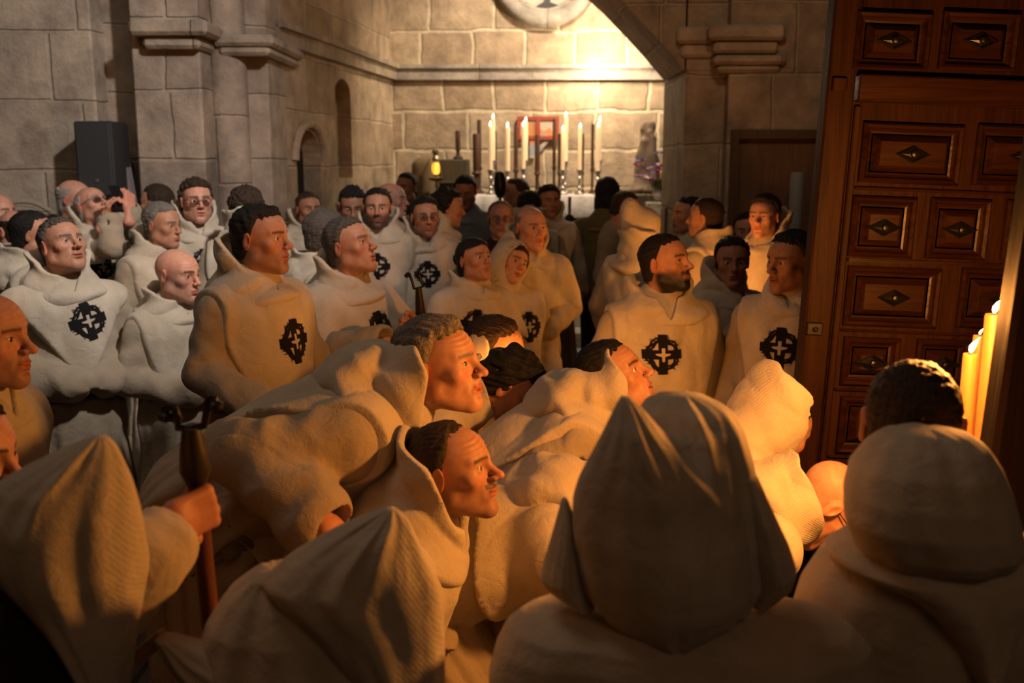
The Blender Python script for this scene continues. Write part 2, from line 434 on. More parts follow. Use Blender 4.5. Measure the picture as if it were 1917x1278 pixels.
def nets(D, lo, h, relax=1):
    D = D.copy()
    for ax in range(3):      # close at the border
        sl = [slice(None)]*3
        for e in (0, -1): sl[ax] = e; D[tuple(sl)] = np.maximum(D[tuple(sl)], f4(h*0.5))
    ins = D < 0; n = np.array(D.shape)
    cnt = np.zeros(tuple(n-1), dtype=np.int8)
    for i in (0, 1):
        for j in (0, 1):
            for k in (0, 1): cnt += ins[i:n[0]-1+i, j:n[1]-1+j, k:n[2]-1+k]
    act = np.argwhere((cnt > 0) & (cnt < 8))
    ids = np.full(tuple(n-1), -1, dtype=np.int32); ids[act[:, 0], act[:, 1], act[:, 2]] = np.arange(len(act))
    cs = [(i, j, k) for i in (0, 1) for j in (0, 1) for k in (0, 1)]
    val = np.stack([D[act[:, 0]+i, act[:, 1]+j, act[:, 2]+k] for i, j, k in cs], axis=1)
    acc = np.zeros((len(act), 3)); w = np.zeros(len(act))
    for a in range(8):
        for b in range(a+1, 8):
            d = np.array(cs[b])-np.array(cs[a])
            if np.abs(d).sum() != 1: continue
            va, vb = val[:, a], val[:, b]; m = (va < 0) != (vb < 0)
            t = np.where(m, va/(va-vb+1e-12), 0)
            acc += m[:, None]*(np.array(cs[a])[None]+t[:, None]*d[None]); w += m
    V = (act + acc/w[:, None])*h + np.asarray(lo)[None]
    Q = []
    for ax in range(3):
        o = [np.array([0, 0, 0])]; u, v = [(1, 2), (2, 0), (0, 1)][ax]
        s0 = [slice(1, -1)]*3; s0[ax] = slice(0, -1); s1 = [slice(1, -1)]*3; s1[ax] = slice(1, None)
        A = ins[tuple(s0)]; B = ins[tuple(s1)]
        e = np.argwhere(A != B)
        if len(e) == 0: continue
        flip = A[e[:, 0], e[:, 1], e[:, 2]]
        g = e.copy(); off = np.ones(3, int); off[ax] = 0; g = g+off
        def cell(du, dv):
            c = g.copy(); c[:, u] -= du; c[:, v] -= dv
            return ids[c[:, 0], c[:, 1], c[:, 2]]
        q = np.stack([cell(0, 0), cell(1, 0), cell(1, 1), cell(0, 1)], axis=1)
        q = np.where(flip[:, None], q, q[:, ::-1])
        Q.append(q)
    Q = np.concatenate(Q) if Q else np.zeros((0, 4), int)
    Q = Q[(Q >= 0).all(axis=1)]
    for _ in range(relax):
        S = np.zeros_like(V); c = np.zeros(len(V))
        for i in range(4):
            a, b = Q[:, i], Q[:, (i+1) % 4]
            for d in range(3):
                S[:, d] += np.bincount(a, V[b, d], len(V)) + np.bincount(b, V[a, d], len(V))
            c += np.bincount(a, minlength=len(V)) + np.bincount(b, minlength=len(V))
        V = V*0.5 + 0.5*S/np.maximum(c, 1)[:, None]
    return V, Q
def rotx(a): c, s = math.cos(a), math.sin(a); return np.array([[1, 0, 0], [0, c, -s], [0, s, c]])
def roty(a): c, s = math.cos(a), math.sin(a); return np.array([[c, 0, s], [0, 1, 0], [-s, 0, c]])
def rotz(a): c, s = math.cos(a), math.sin(a); return np.array([[c, -s, 0], [s, c, 0], [0, 0, 1]])
def D2(a): return math.radians(a)
def facing(fa, pitch=0, roll=0):
    """columns = right, forward, up; fa: 0 looks to the image's right, -90 at the camera, 90 away"""
    return rotz(D2(fa-90)) @ rotx(D2(pitch)) @ roty(D2(roll))
def sm(a, b, x):
    t = np.clip((x-a)/(b-a), 0, 1); return t*t*(3-2*t)
# ================================================================ people
SKINS = {'fair': (0.58, 0.31, 0.20), 'mid': (0.50, 0.26, 0.165), 'dark': (0.40, 0.20, 0.12), 'pink': (0.62, 0.33, 0.235)}
HAIRC = {'black': (0.012, 0.010, 0.009), 'brown': (0.040, 0.024, 0.014), 'grey': (0.20, 0.18, 0.16), 'white': (0.42, 0.40, 0.37), 'salt': (0.085, 0.075, 0.065)}

def head_field(h, q, root, rr=0.060):
    """q: feature settings; root: neck root in head coordinates"""
    jw, ln, nz, fat = q.get('jaw', 1.0), q.get('long', 1.0), q.get('nose', 1.0), q.get('fat', 0.0)
    mo = q.get('mouth', 0.0)
    S = Solid(h)
    S.add(ell((0, -.012, .028), (.075, .094, .082)))
    S.add(ell((0, .030, .030), (.062, .060, .060)), .02)
    S.add(ell((0, .030, -.035), (.057*jw+fat*.4, .056, .076*ln)), .03)
    for s in (-1, 1):
        S.add(cap((s*.050*jw, .004, -.062*ln), (s*.012, .068, -.098*ln), .019+fat, .015+fat*.5), .03)
        S.add(ell((s*.040, .057, -.018), (.023+fat*.4, .020, .021)), .02)
    S.add(ell((0, .077, -.100*ln), (.021, .017, .016)), .02)
    for s in (-1, 1):
        S.add(cap((s*.008, .086, .021), (s*.046, .064, .025), .0095, .008), .014)
    for s in (-1, 1):
        S.cut(ell((s*.031, .096, .003), (.019, .016, .0125)), .016)
    S.add(cap((0, .086, .012), (0, .103+.006*nz, -.022), .0070, .0095), .014)
    S.add(ell((0, .105+.007*nz, -.027), (.0115, .0115, .0100)), .008)
    for s in (-1, 1):
        S.add(ell((s*.0135, .100, -.0305), (.0080, .0110, .0075)), .006)
        S.cut(ell((s*.0065, .106+.004*nz, -.0385), (.0040, .0050, .0050)), .003)
    S.add(ell((0, .077, -.062), (.029, .021, .027)), .02)
    S.add(ell((0, .0945, -.0575), (.021, .0085, .0050)), .006)
    S.add(ell((0, .0925, -.0690-mo*.4), (.018, .0090, .0062)), .006)
    S.cut(ell((0, .102, -.0630-mo*.2), (.0225, .016, .0013+mo*.45)), .003)
    S.cut(ell((0, .097, -.0800-mo*.4), (.016, .010, .004)), .010)
    for s in (-1, 1):      # nasolabial fold
        S.cut(cap((s*.020, .097, -.034), (s*.032, .087, -.066), .0030, .0022), .010)
        S.cut(ell((s*.071, .050, -.050), (.006, .016, .016)), .016)
        S.cut(cap((s*.018, .090, -.011), (s*.042, .080, -.013), .0022, .0016), .006)
    for s in (-1, 1):
        S.add(ell((s*.031, .0695, .003), (.0150, .0150, .0140)), .004)
        S.cut(ell((s*.031, .086, .0025), (.0140, .012, .0038)), .002)
        Re = rotz(s*D2(-18)) @ rotx(D2(-12))
        S.add(ell((s*.079, -.012, -.004), (.0065, .018, .032), Re), .005)
        S.cut(ell((s*.087, -.006, -.002), (.0065, .0095, .019), Re), .004)
    root = np.array(root, float)
    S.add(cap((0, -.022, -.045), root, .052+fat, rr+fat*.5), .03)
    for s in (-1, 1): S.add(cap((s*.045, -.015, -.07), root+np.array([s*.012, .03, 0]), .014, .014), .02)
    return S
def skull_only(x, y, z):
    a, _, _ = ell((0, -.012, .028), (.0755, .0945, .0825)); b, _, _ = ell((0, .030, .030), (.063, .061, .061))
    c, _, _ = ell((0, -.045, -.045), (.060, .055, .060))
    return smin(smin(a(x, y, z), b(x, y, z), f4(.02)), c(x, y, z), f4(.03))

def swirl(V, seed, k, a):
    r = np.random.RandomState(seed); o = np.zeros(len(V))
    for i in range(7):
        d = r.normal(size=3); d /= np.linalg.norm(d); o += np.sin(V@(d*k*(0.6+r.rand()*1.2))+r.rand()*6.28)
    return o*a/3.0

def hair_mesh(h, style, seed, thick=0.012, up=0.0):
    S = Solid(h).grid((-.115, -.15, -.15), (.115, .125, .16))
    x, y, z = S.xyz()
    sk = skull_only(x, y, z)
    ax_ = np.abs(x)
    # hairline: forehead -> temple -> in front of the ear -> nape
    if style in ('short', 'crop', 'quiff', 'curly', 'tuft', 'receding'):
        fr = {'receding': .098, 'curly': .078}.get(style, .084)
        line = np.where(y > .02, fr-.012*(ax_/.06)**2+0*y, 0) + np.where(y <= .02, np.minimum(fr, .022+(y+.01)*1.3), 0)
        line = np.where((y <= .02) & (y > -.012), np.maximum(.012+(y-.0)*2.6, -.01), line)
        line = np.where(y <= -.012, np.maximum(-.066, -.030-(-.012-y)*1.1), line)
        g = z-line+0.0022*np.sin(x*230+seed)*np.sin(y*170+seed)+0.002*np.sin(x*520+1+z*300)
        if style == 'receding':
            g = np.minimum(g, np.where(y > .0, .03+ax_*0-(y-.02)*1.6+.25*np.abs(ax_-.0), .5))
    elif style == 'horseshoe':
        line = np.where(y > -.012, .012+(y-.0)*2.2, np.maximum(-.085, -.030-(-.012-y)*1.1))
        g = np.minimum(z-line, (.060+.0*x)-z+np.where(y < -.06, .01, 0)); g = np.minimum(g, .035-y)
    elif style in ('bun', 'long'):
        line = np.where(y > .02, .072-.25*ax_, np.maximum(-.10, .010+(y)*2.0-0.0*ax_))
        g = z-line
        if style == 'long': g = np.maximum(g, np.where(y < .035, .02+(-y)*.6, -.1))
    else:
        g = z*0+x*0+y*0
    t = thick*(.35+.65*sm(-.05, .09, z)) if style not in ('long', 'curly') else thick+0*z
    if style == 'quiff': t = t+.009*sm(.02, .08, y)*sm(.06, .10, z)
    if style == 'short' and up: t = t+up*sm(.05, .1, z)
    if style == 'bun': t = f4(.009)+0*z
    if style in ('short', 'crop', 'quiff', 'curly', 'receding'): t = t*(f4(.22)+f4(.78)*sm(-.002, .030, g))
    d = sk-t
    if style == 'long': d = smin(d, ell((0, -.05, -.09), (.088, .065, .10))[0](x, y, z), f4(.03))
    if style == 'bun': d = smin(d, ell((0, -.12, .02), (.040, .036, .040))[0](x, y, z), f4(.012))
    D = np.maximum(d, -g.astype(f4)*f4(.8)).astype(f4)
    D = np.maximum(D, -(sk+f4(.010)))
    V, Q = nets(D, S.lo, h)
    amp = {'curly': .0042, 'short': .0022, 'quiff': .0024, 'long': .003, 'tuft': .004}.get(style, .0014)
    r = V-np.array([0, -.01, .02]); r /= np.linalg.norm(r, axis=1)[:, None]
    st = V*np.array([1.0, .35, .5]) if style != 'curly' else V
    V = V + r*(swirl(st, seed, 480 if style != 'curly' else 260, amp)+swirl(st, seed+3, 120, amp))[:, None]
    return V, Q

def head_color(V, q, skin, hairc):
    n = len(V); c = np.tile(np.array(skin), (n, 1)); x, y, z = V.T; ax_ = np.abs(x)
    def mixc(m, col): nonlocal c; c = c*(1-m[:, None])+np.array(col)*m[:, None]
    fr = y > .03
    sk = np.array(skin)
    mixc(.45*np.exp(-(((ax_-.042)/.02)**2+((z+.025)/.02)**2))*fr, sk*np.array([1.10, .78, .74]))
    mixc(.45*np.exp(-((x/.014)**2+((z+.026)/.014)**2))*fr, sk*np.array([1.12, .74, .70]))
    mixc(.5*np.exp(-(((ax_-.08)/.01)**2))*(y < .02)*(z < .04), sk*np.array([1.15, .75, .70]))
    mixc(.9*((ax_ < .022)&(np.abs(z+.063) < .0125-.25*ax_)&(y > .085)), sk*np.array([.86, .50, .48]))
    mixc(.35*np.exp(-(((ax_-.031)/.016)**2+((z-.002)/.010)**2))*fr, sk*np.array([.70, .58, .55]))
    br = np.exp(-(((z-(.0235+.10*(.02-np.abs(ax_-.030))))/.0052)**2))*((ax_ > .010)&(ax_ < .052))*fr
    mixc(np.clip(br*q.get('brow', .95), 0, 1), np.minimum(np.array(hairc)*.8+.004, .10))
    lid = ((np.abs(z-.0070) < .0022)&(np.abs(ax_-.031) < .014)&(y > .07)); mixc(.6*lid, sk*.25)
    bd = q.get('beard', 0)
    if bd:
        jawl = sm(-.020, -.045, z)*sm(-.035, .0, y)*(1-.0*x)
        m = np.clip(jawl, 0, 1)*(1-np.exp(-((x/.023)**2+((z+.063)/.009)**2)))
        m *= 1-np.clip(np.exp(-(((ax_-.040)/.017)**2+((z+.018)/.026)**2))*1.3, 0, 1)
        m = np.maximum(m, .9*(np.abs(z+.047) < .0065)*(ax_ < .03)*(y > .08))*(z > -.125)
        mixc(np.clip(m*bd, 0, 1), np.minimum(np.array(hairc)*.7+.005, .2))
    if q.get('moust'):
        mixc(.8*((np.abs(z+.0465) < .0065)&(ax_ < .028)&(y > .08)), np.array(hairc))
    return c

def hand_geo(h, curls, thumb=(30, 30), side=1, spread=4):
    """wrist at origin, fingers along +Y, palm faces -Z, thumb at +X*side"""
    S = Solid(h)
    S.add(bx3((0, .046, 0), (.040, .044, .0125), .012))
    S.add(ell((side*.022, .028, -.010), (.020, .030, .014)), .012)
    S.add(cap((0, -.07, 0), (0, .012, 0), .029, .024, (1, 0, 0), 1.25), .02)
    for i, (bx_, L, r) in enumerate(((.030, .074, .0092), (.010, .081, .0096), (-.0105, .076, .0092), (-.029, .060, .0082))):
        p = np.array([side*bx_, .086-.004*abs(i-1), 0]); a = 0; sp = D2(spread*(1-i)*side)
        c3 = curls[i] if isinstance(curls[0], (list, tuple)) else curls
        for j, fr in enumerate((.46, .30, .24)):
            a += D2(c3[j]); d = np.array([math.sin(sp)*math.cos(a), math.cos(sp)*math.cos(a), -math.sin(a)])
            p2 = p+d*L*fr*1.05; S.add(cap(p, p2, r*(1-.07*j), r*(.95-.08*j)), .003 if j else .008); p = p2
    p = np.array([side*.030, .022, -.010]); d = np.array([side*.62, .70, -.25]); d /= np.linalg.norm(d)
    ax_ = np.array([0, .25, -1.0]) if False else np.array([side*-.55, .25, -.75])
    for j, (L, r) in enumerate(((.040, .0125), (.032, .0105), (.026, .0095))):
        if j:
            t = D2(thumb[j-1]); d = d*math.cos(t)+ax_/np.linalg.norm(ax_)*math.sin(t); d /= np.linalg.norm(d)
        p2 = p+d*L; S.add(cap(p, p2, r, r*.93), .008 if j < 2 else .003); p = p2
    S.grid(pad=.01).run()
    return nets(S.D, S.lo, h)
FIST = (72, 88, 55); RELAX = (22, 30, 18); HOLD = (38, 55, 30)

def folds(seed, A, n=(7, 11, 17), grow=True, tw=1.2):
    r = np.random.RandomState(seed); ph = r.rand(len(n))*6.28; tws = r.normal(size=len(n))*tw
    def f(t, a):
        o = 0
        for i, k in enumerate(n): o = o+(f4(2)*np.abs(np.sin((a*f4(k)+f4(ph[i])+t*f4(tws[i])+f4(1.1)*np.sin(a*f4(2)+f4(ph[i])))*f4(.5)))-f4(1.2))*f4(1/(1+i*.5))
        return o*f4(A)*(t*f4(.75)+f4(.25) if grow else f4(1))
    return f
def creases(seed, A, k=26):
    r = np.random.RandomState(seed); p1, p2 = r.rand(2)*6.28
    def f(t, a):
        s = f4(1)-f4(2)*np.abs(np.sin(t*f4(k*.36)+f4(1.3)*np.sin(a+f4(p1))+f4(p2)))
        s = s*f4(.8)+f4(.7)*(f4(1)-f4(2)*np.abs(np.sin(a*f4(1.5)-t*f4(k*.2)+f4(p1))))+f4(.3)*np.sin(t*f4(k*.9)+f4(3)*a)
        return f4(A)*s*(np.exp(-((t-f4(.85))/f4(.4))**2)*f4(.6)+f4(.45))
    return f

def emblem(surf_V, surf_F, R, O, cx, cz, rot, size, parent, base, frontoff=.004):
    """black thorn wreath and cross sewn on the chest, laid on the cloth surface"""
    bvh = BVHTree.FromPolygons([Vector(v) for v in surf_V], [tuple(int(i) for i in f) for f in surf_F])
    def lay(P2, off):
        out = []
        cr, sr = math.cos(D2(rot)), math.sin(D2(rot))
        last = .2
        for u, v in P2:
            X = cx+(u*cr-v*sr)*size; Z = cz+(u*sr+v*cr)*size
            o = R@np.array([X, .6, Z])+O; d = R@np.array([0, -1.0, 0])
            hit = bvh.ray_cast(Vector(o), Vector(d), 1.0)
            if hit[0] is not None: last = .6-hit[3]
            p = R@np.array([X, last+off, Z])+O
            out.append(tuple(p))
        return out
    rnd = random.Random(7)
    V2 = []; Fs = []
    def poly_grid(corners, nu, nv):
        b = len(V2); c = [np.array(p) for p in corners]
        for i in range(nu+1):
            for j in range(nv+1):
                u, v = i/nu, j/nv
                V2.append(tuple(c[0]*(1-u)*(1-v)+c[1]*u*(1-v)+c[2]*u*v+c[3]*(1-u)*v))
        for i in range(nu):
            for j in range(nv):
                a = b+i*(nv+1)+j; Fs.append((a, a+nv+1, a+nv+2, a+1))
    w = .115
    poly_grid([(-w, -.5), (w, -.5), (w, .5), (-w, .5)], 3, 10)
    poly_grid([(-.5, -w), (.5, -w), (.5, w), (-.5, w)], 10, 3)
    for rad, wd_, ph in ((.37, .030, 0), (.33, .026, 1.3), (.405, .022, 2.2)):
        n = 40; b = len(V2)
        for i in range(n):
            a = 2*math.pi*i/n; rr = rad+.03*math.sin(5*a+ph)
            V2.append(((rr-wd_)*math.cos(a), (rr-wd_)*math.sin(a))); V2.append(((rr+wd_)*math.cos(a), (rr+wd_)*math.sin(a)))
        for i in range(n): Fs.append((b+2*i, b+2*i+1, b+2*((i+1) % n)+1, b+2*((i+1) % n)))
    for i in range(26):
        a = 2*math.pi*i/26+rnd.random()*.1; t = a+rnd.choice((-.14, .14)); b = len(V2)
        V2 += [(.38*math.cos(a-.05), .38*math.sin(a-.05)), (.38*math.cos(a+.05), .38*math.sin(a+.05)), ((.49+.03*rnd.random())*math.cos(t), (.49+.03*rnd.random())*math.sin(t))]
        Fs.append((b, b+1, b+2))
    lo = lay(V2, frontoff)
    o = link_mesh('emblem', lo, Fs, mat_cloth((.012, .011, .014), 'black_felt', sheen=.05), parent, base, smooth=False)
    md = o.modifiers.new('thick', 'SOLIDIFY'); md.thickness = .0022; md.offset = 0
    V2.clear(); Fs.clear()
    poly_grid([(-.035, -.17), (.035, -.17), (.045, .17), (-.045, .17)], 2, 6)
    poly_grid([(-.20, .025), (-.17, -.015), (0, -.055), (0, .045)], 4, 2)
    poly_grid([(.20, .025), (.17, -.015), (0, -.055), (0, .045)], 4, 2)
    d = link_mesh('dove', lay(V2, frontoff+.0022), Fs, mat_cloth(CREAM2, 'pale_cream_wool'), o, None, smooth=False)
    if base is not None:
        for v in d.data.vertices: v.co -= Vector(base)
    return o

def drape(V, seed, A):
    """folds that fan out from the neck and shoulders"""
    r = np.random.RandomState(seed+900); p = r.rand(4)*6.28
    x, y, z = V.T; up = np.abs(x) < .30
    th = np.arctan2(x, .16-z); d = np.sqrt(x*x+(z-.16)**2)
    f = (2*np.abs(np.sin(th*4.5+p[0]+1.2*np.sin(d*5+p[1])))-1.2)*.75+(2*np.abs(np.sin(th*8+p[2]+2*np.sin(d*7+p[3])))-1.2)*.4
    for sg in (-1, 1):     # second fan from each shoulder point
        t2 = np.arctan2(x-sg*.15, .02-z); d2 = np.sqrt((x-sg*.15)**2+z*z); f = f+.35*np.sin(t2*9+p[1]*sg)*np.exp(-(d2/.25)**2)
    w = sm(.10, .35, d)*np.tanh(np.abs(y)/.05)*np.sign(y)*up
    V = V.copy(); V[:, 1] += A*f*w
    return V
ROBE = (0.47, 0.40, 0.30)
PEOPLE = []
def person(label, px, py, Y, fa=0, hfa=None, hp=0, hr=0, lean=(0, 0), s=1.0, hs=1.0, arms='down', hair=('short', 'brown', .012), skin='mid',
           face=None, cloth='habit', mantle='panel', emb=None, hoodup=False, belt=False, seed=1, cowl=(.16, .045), glasses=False, group=None,
           gaze=(0, 0), quilt=None, hands=(), foot=None, nohead=False, torso=.52, cowlw=1.0, robecol=None, mantlecol=None, jacket=None, nocowl=False, zwaist=None, notch=-.02, bulk=1.0):
    hfa = fa if hfa is None else hfa
    face = face or {}
    near = Y < 4.4
    hh = .0030 if Y < 2.8 else (.0036 if Y < 4.5 else .0046)
    hb = max(.0065, min(.014, .0024*Y))
    Rh = facing(hfa, hp, hr); Rt = facing(fa, -lean[0], lean[1])
    Hc = P(px, py, Y)
    piv = Hc + Rh@np.array([0, -.02, -.07])*hs
    NB = piv + Rt@np.array([0, -.020, -.085])*s
    pel = NB + Rt@np.array([0, 0, -torso])*s
    ft = np.array([pel[0], pel[1], 0.0]) if foot is None else np.array([foot[0], foot[1], 0.0])
    base = np.array([ft[0], ft[1], 0.0])
    E = empty('person', tuple(base), label, 'person', group)
    toT = lambda p: Rt.T@(np.asarray(p)-NB)/s       # world -> torso
    toW = lambda V: (V*s)@Rt.T+NB
    # -------- head, neck, hands: one mesh
    bodyV = []; bodyF = []; bodyC = []; off = 0
    sk = SKINS[skin]; hc = HAIRC[hair[1]]
    root = Rh.T@(NB+Rt@np.array([0, .0, -.03])*s-Hc)/hs
    if not nohead:
        S = head_field(hh, face, root).grid(pad=.012).run()
        V, Q = nets(S.D, S.lo, hh, relax=1)
        c = head_color(V, face, sk, hc)
        fo = sm(.030, .045, V[:, 2])*sm(.085, .070, V[:, 2])*sm(.045, .065, V[:, 1])
        V[:, 1] += face.get('lines', .0007)*fo*np.sin(V[:, 2]*520+3*np.sin(V[:, 0]*40))
        V[:, 1] += .0010*swirl(V, seed+60, 60, 1.0)*sm(.0, .05, V[:, 1])
        bodyV.append((V*hs)@Rh.T+Hc); bodyF.append(Q); bodyC.append(c); off += len(V)
    # -------- arms
    A = {'down': [((.245, -.03, -.30), (.235, .10, -.53)), ((-.245, -.03, -.30), (-.235, .10, -.53))],
         'clasp': [((.255, .0, -.30), (.045, .215, -.37)), ((-.255, .0, -.30), (-.045, .215, -.37))],
         'crossed': [((.26, .03, -.29), (-.06, .23, -.27)), ((-.26, .03, -.29), (.08, .20, -.33))],
         'back': [((.22, -.14, -.28), (.20, -.02, -.50)), ((-.22, -.14, -.28), (-.20, -.02, -.50))]}.get(arms) if isinstance(arms, str) else arms
    arms_t = []
    for (e, w_), sg in zip(A, (1, -1)):
        if isinstance(arms, str): e, w_ = np.array(e), np.array(w_)
        else: e, w_ = toT(e), toT(w_)
        arms_t.append((np.array([sg*.170, -.005, -.092]), np.array(e), np.array(w_)))
    for hd in hands:       # (which arm, Rotation world 3x3, curls, thumb)
        sh, e, w_ = arms_t[hd[0]]
        V, Q = hand_geo(.0026 if near else .0036, hd[2], hd[3] if len(hd) > 3 else (30, 30), side=hd[4] if len(hd) > 4 else (1 if hd[0] == 0 else -1))
        wp = NB+Rt@(w_*s) if len(hd) < 6 else np.array(hd[5])
        Vw = V@np.asarray(hd[1]).T+wp
        bodyV.append(Vw); bodyF.append(Q+off); off += len(V)
        cc = np.tile(np.array(sk)*np.array([1.02, .90, .88]), (len(V), 1)); bodyC.append(cc)
    # forearm and torso core under the cloth
    S = Solid(.016); sl_ = 1.0 if cloth != 'none' else .52
    S.add(cap((0, 0, -.07), (0, .03*(cloth == 'none'), -.50), .080*sl_-.012*(cloth == 'none'), .080*sl_-.012*(cloth == 'none'), (1, 0, 0), 1.2))
    if cloth != 'none': S.add(cap((-.14, 0, -.10), (.14, 0, -.10), .042, .042), .05)
    for sh, e, w_ in (arms_t if cloth != 'none' else (arms_t[:1] if hands else [])):
        if cloth != 'none': S.add(cap(sh, e, .042, .036), .03)
        S.add(cap(e, w_, .036, .026), .02)
    S.grid().run(); V, Q = nets(S.D, S.lo, .016)
    bodyV.append(toW(V)); bodyF.append(Q+off); bodyC.append(np.tile(np.array(sk), (len(V), 1)))
    body = link_mesh('body', np.concatenate(bodyV), np.concatenate(bodyF), mat_skin(), E, base, col=np.concatenate(bodyC))
    # -------- eyes
    if not nohead and Y < 7:
        for sg in (-1, 1):
            V = []; Fc = []; n, m = 18, 14; r = .0127
            for i in range(m+1):
                for j in range(n):
                    th = math.pi*i/m; ph = 2*math.pi*j/n; V.append((r*math.sin(th)*math.cos(ph), r*math.cos(th), r*math.sin(th)*math.sin(ph)))
            for i in range(m):
                for j in range(n): Fc.append((i*n+j, i*n+(j+1) % n, (i+1)*n+(j+1) % n, (i+1)*n+j))
            V = np.array(V); ang = np.arccos(np.clip(V[:, 1]/r, -1, 1))
            col = np.where((ang < .22)[:, None], np.array([.004]*3), np.where((ang < .50)[:, None], np.array([.045, .022, .010]), np.array([.62, .56, .50])))
            V = V@(rotz(D2(-gaze[0]))@rotx(D2(gaze[1]))).T+np.array([sg*.031, .0712, .003])
            link_mesh('eye', (V*hs)@Rh.T+Hc, np.array(Fc), mat_eye(), E, base, col=col)
    if hair[0] != 'none' and not nohead:
        V, Q = hair_mesh(hh*1.0, hair[0], seed, hair[2], hair[3] if len(hair) > 3 else 0)
        o = link_mesh('hair', (V*hs)@Rh.T+Hc, Q, mat_hair(hc), E, base)
    if glasses:
        mb = MB()
        for sg in (-1, 1):
            mb.tube([(sg*.031+.023*math.cos(a)*(1 if abs(math.cos(a)) < .8 else .96), .100, .001+.0165*math.sin(a)) for a in [i*math.pi/9 for i in range(18)]], .0016 if Y > 4 else .0012, 6, True)
            mb.tube([(sg*.053, .099, .006), (sg*.072, .07, .010), (sg*.079, .0, .006)], .0016, 6)
        mb.tube([(-.009, .100, .004), (0, .104, .007), (.009, .100, .004)], .0014, 6)
        for sg in (-1, 1):
            pass
        mb.V = [tuple(x) for x in (np.array(mb.V)*hs)@Rh.T+Hc]
        g = mb.build('glasses', mat_plain('dark_frame', (.02, .018, .016), .35, noise=0, bump=0), E, base, smooth=True)
        lm = MB()
        for sg in (-1, 1):
            b = len(lm.V); lm.V.append((sg*.031, .1015, .001))
            for i in range(18):
                a = i*math.pi/9; lm.V.append((sg*.031+.0225*math.cos(a), .100, .001+.016*math.sin(a)))
            lm.F += [(b, b+1+i, b+1+(i+1) % 18) for i in range(18)]
        lm.V = [tuple(x) for x in (np.array(lm.V)*hs)@Rh.T+Hc]
        lo_ = lm.build('lens', mat_glass(), g, base, smooth=True)
    # -------- robe
    rc = robecol or ROBE
    floorT = toT(ft+np.array([0, 0, .015])); fu = Rt.T@np.array([0, 0, 1.0])
    pelT = np.array([0, 0, -torso])
    if zwaist: pelT = toT(zwaist)
    sideT = Rt.T@(facing(fa)@np.array([1.0, 0, 0]))
    def torso_ops(S, o=0.0, skirt=True, arm=True, fold=True, clothr=1.0):
        clothr = clothr*bulk
        S.add(cap((0, .0, -.15), pelT*.55+np.array([0, .01, 0]), .120*clothr+o, .128*clothr+o, (1, 0, 0), 1.38, folds(seed+4, .005, (3, 5, 9), False) if fold else None))
        for sg in (-1, 1): S.add(cap((sg*.02, -.012, -.045), (sg*.150, -.005, -.088), .070+o, .064+o), .06)
        S.add(cap((0, -.02, -.05), (0, -.02, .005), .085+o, .06+o), .07)
        S.add(cap(pelT*.5, pelT, .130*clothr+o, .142*clothr+o, (1, 0, 0), 1.30, folds(seed+8, .010, (9, 14, 21), True) if fold else None), .05)
        if arm:
            for i, (sh, e, w_) in enumerate(arms_t):
                S.add(cap(sh, e, .070*bulk+o, .064*bulk+o, (0, 1, 0.01), 1.0, creases(seed+i, .0055, 20) if fold else None), .045)
        return S
    if cloth == 'habit':
        S = torso_ops(Solid(hb))
        f2 = pelT+(floorT-pelT)*1.0
        S.add(cap(pelT, f2, .150, .225, sideT, 1.18, folds(seed, .020, (8, 13, 19))), .05)
        for i, (sh, e, w_) in enumerate(arms_t):
            d = (w_-e)/np.linalg.norm(w_-e)
            S.add(cap(e, w_-d*.03, .064*bulk, .073*bulk, (0, 0.1, 1), 1.0, creases(seed+5+i, .006, 16)), .03)
        for sh, e, w_ in arms_t:
            d = (w_-e)/np.linalg.norm(w_-e)
            if arms not in ('clasp', 'crossed'): S.cut(cap(w_-d*.07, w_+d*.10, .046, .062), .008)
        S.grid(pad=.02); 
        S.run()
        # flat hem on the floor
        x, y, z = S.xyz()
        hgt = (x*f4(fu[0])+y*f4(fu[1])+z*f4(fu[2]))-f4(float(fu@floorT))
        D = np.maximum(S.D, -hgt)
        V, Q = nets(D, S.lo, hb)
        V = drape(V, seed, .0095); V = V+ (swirl(V, seed+20, 22, .0030)+swirl(V, seed+31, 55, .0012))[:, None]*np.array([1, 1, .2])
        robe = link_mesh('robe', toW(V), Q, mat_cloth(rc, 'cream_wool'), E, base)
        if belt:
            bm_ = MB(); rr = np.random.RandomState(seed)
            pw = toT(toW(pelT[None]*.84)[0])
            for lv in (0, 1):
                pts = []
                for i in range(40):
                    a = 2*math.pi*i/40
                    pts.append((1.30*.147*math.cos(a), .150*math.sin(a)+.006, pelT[2]*.84+.010*math.sin(a+1)+lv*.018+.004*math.sin(5*a)))
                bm_.tube(pts, .0085, 8, True)
            a0 = .19; k = 1.30*.15
            sd = belt if belt in (-1, 1) else 1
            kx, ky = sd*k*.92, .06
            bm_.tube([(kx, ky, pelT[2]*.84+.02), (kx+sd*.02, ky+.02, pelT[2]*.84), (kx+sd*.015, ky+.02, pelT[2]*.84-.12), (kx+sd*.03, ky, pelT[2]*.84-.30)], .0085, 8)
            bm_.lathe((kx+sd*.012, ky+.02, pelT[2]*.84), [(.004, -.022), (.018, -.015), (.020, 0), (.016, .015), (.004, .022)], 10)
            bm_.V = [tuple(v) for v in toW(np.array(bm_.V))]
            bm_.build('rope_belt', mat_cloth((.20, .15, .10), 'brown_rope', scale=.4, bump=.9), E, base, smooth=True)
        # -------- mantle + scapular
        o_ = .017
        S2 = Solid(hb)
        torso_ops(S2, o_, arm=True, fold=False, clothr=1.02)
        S2.ops = [o for o in S2.ops]
        S2.add(cap((0, .035, -.12), (0, .045, pelT[2]*.90), .105, .110, (1, 0, 0), 1.5), .05)
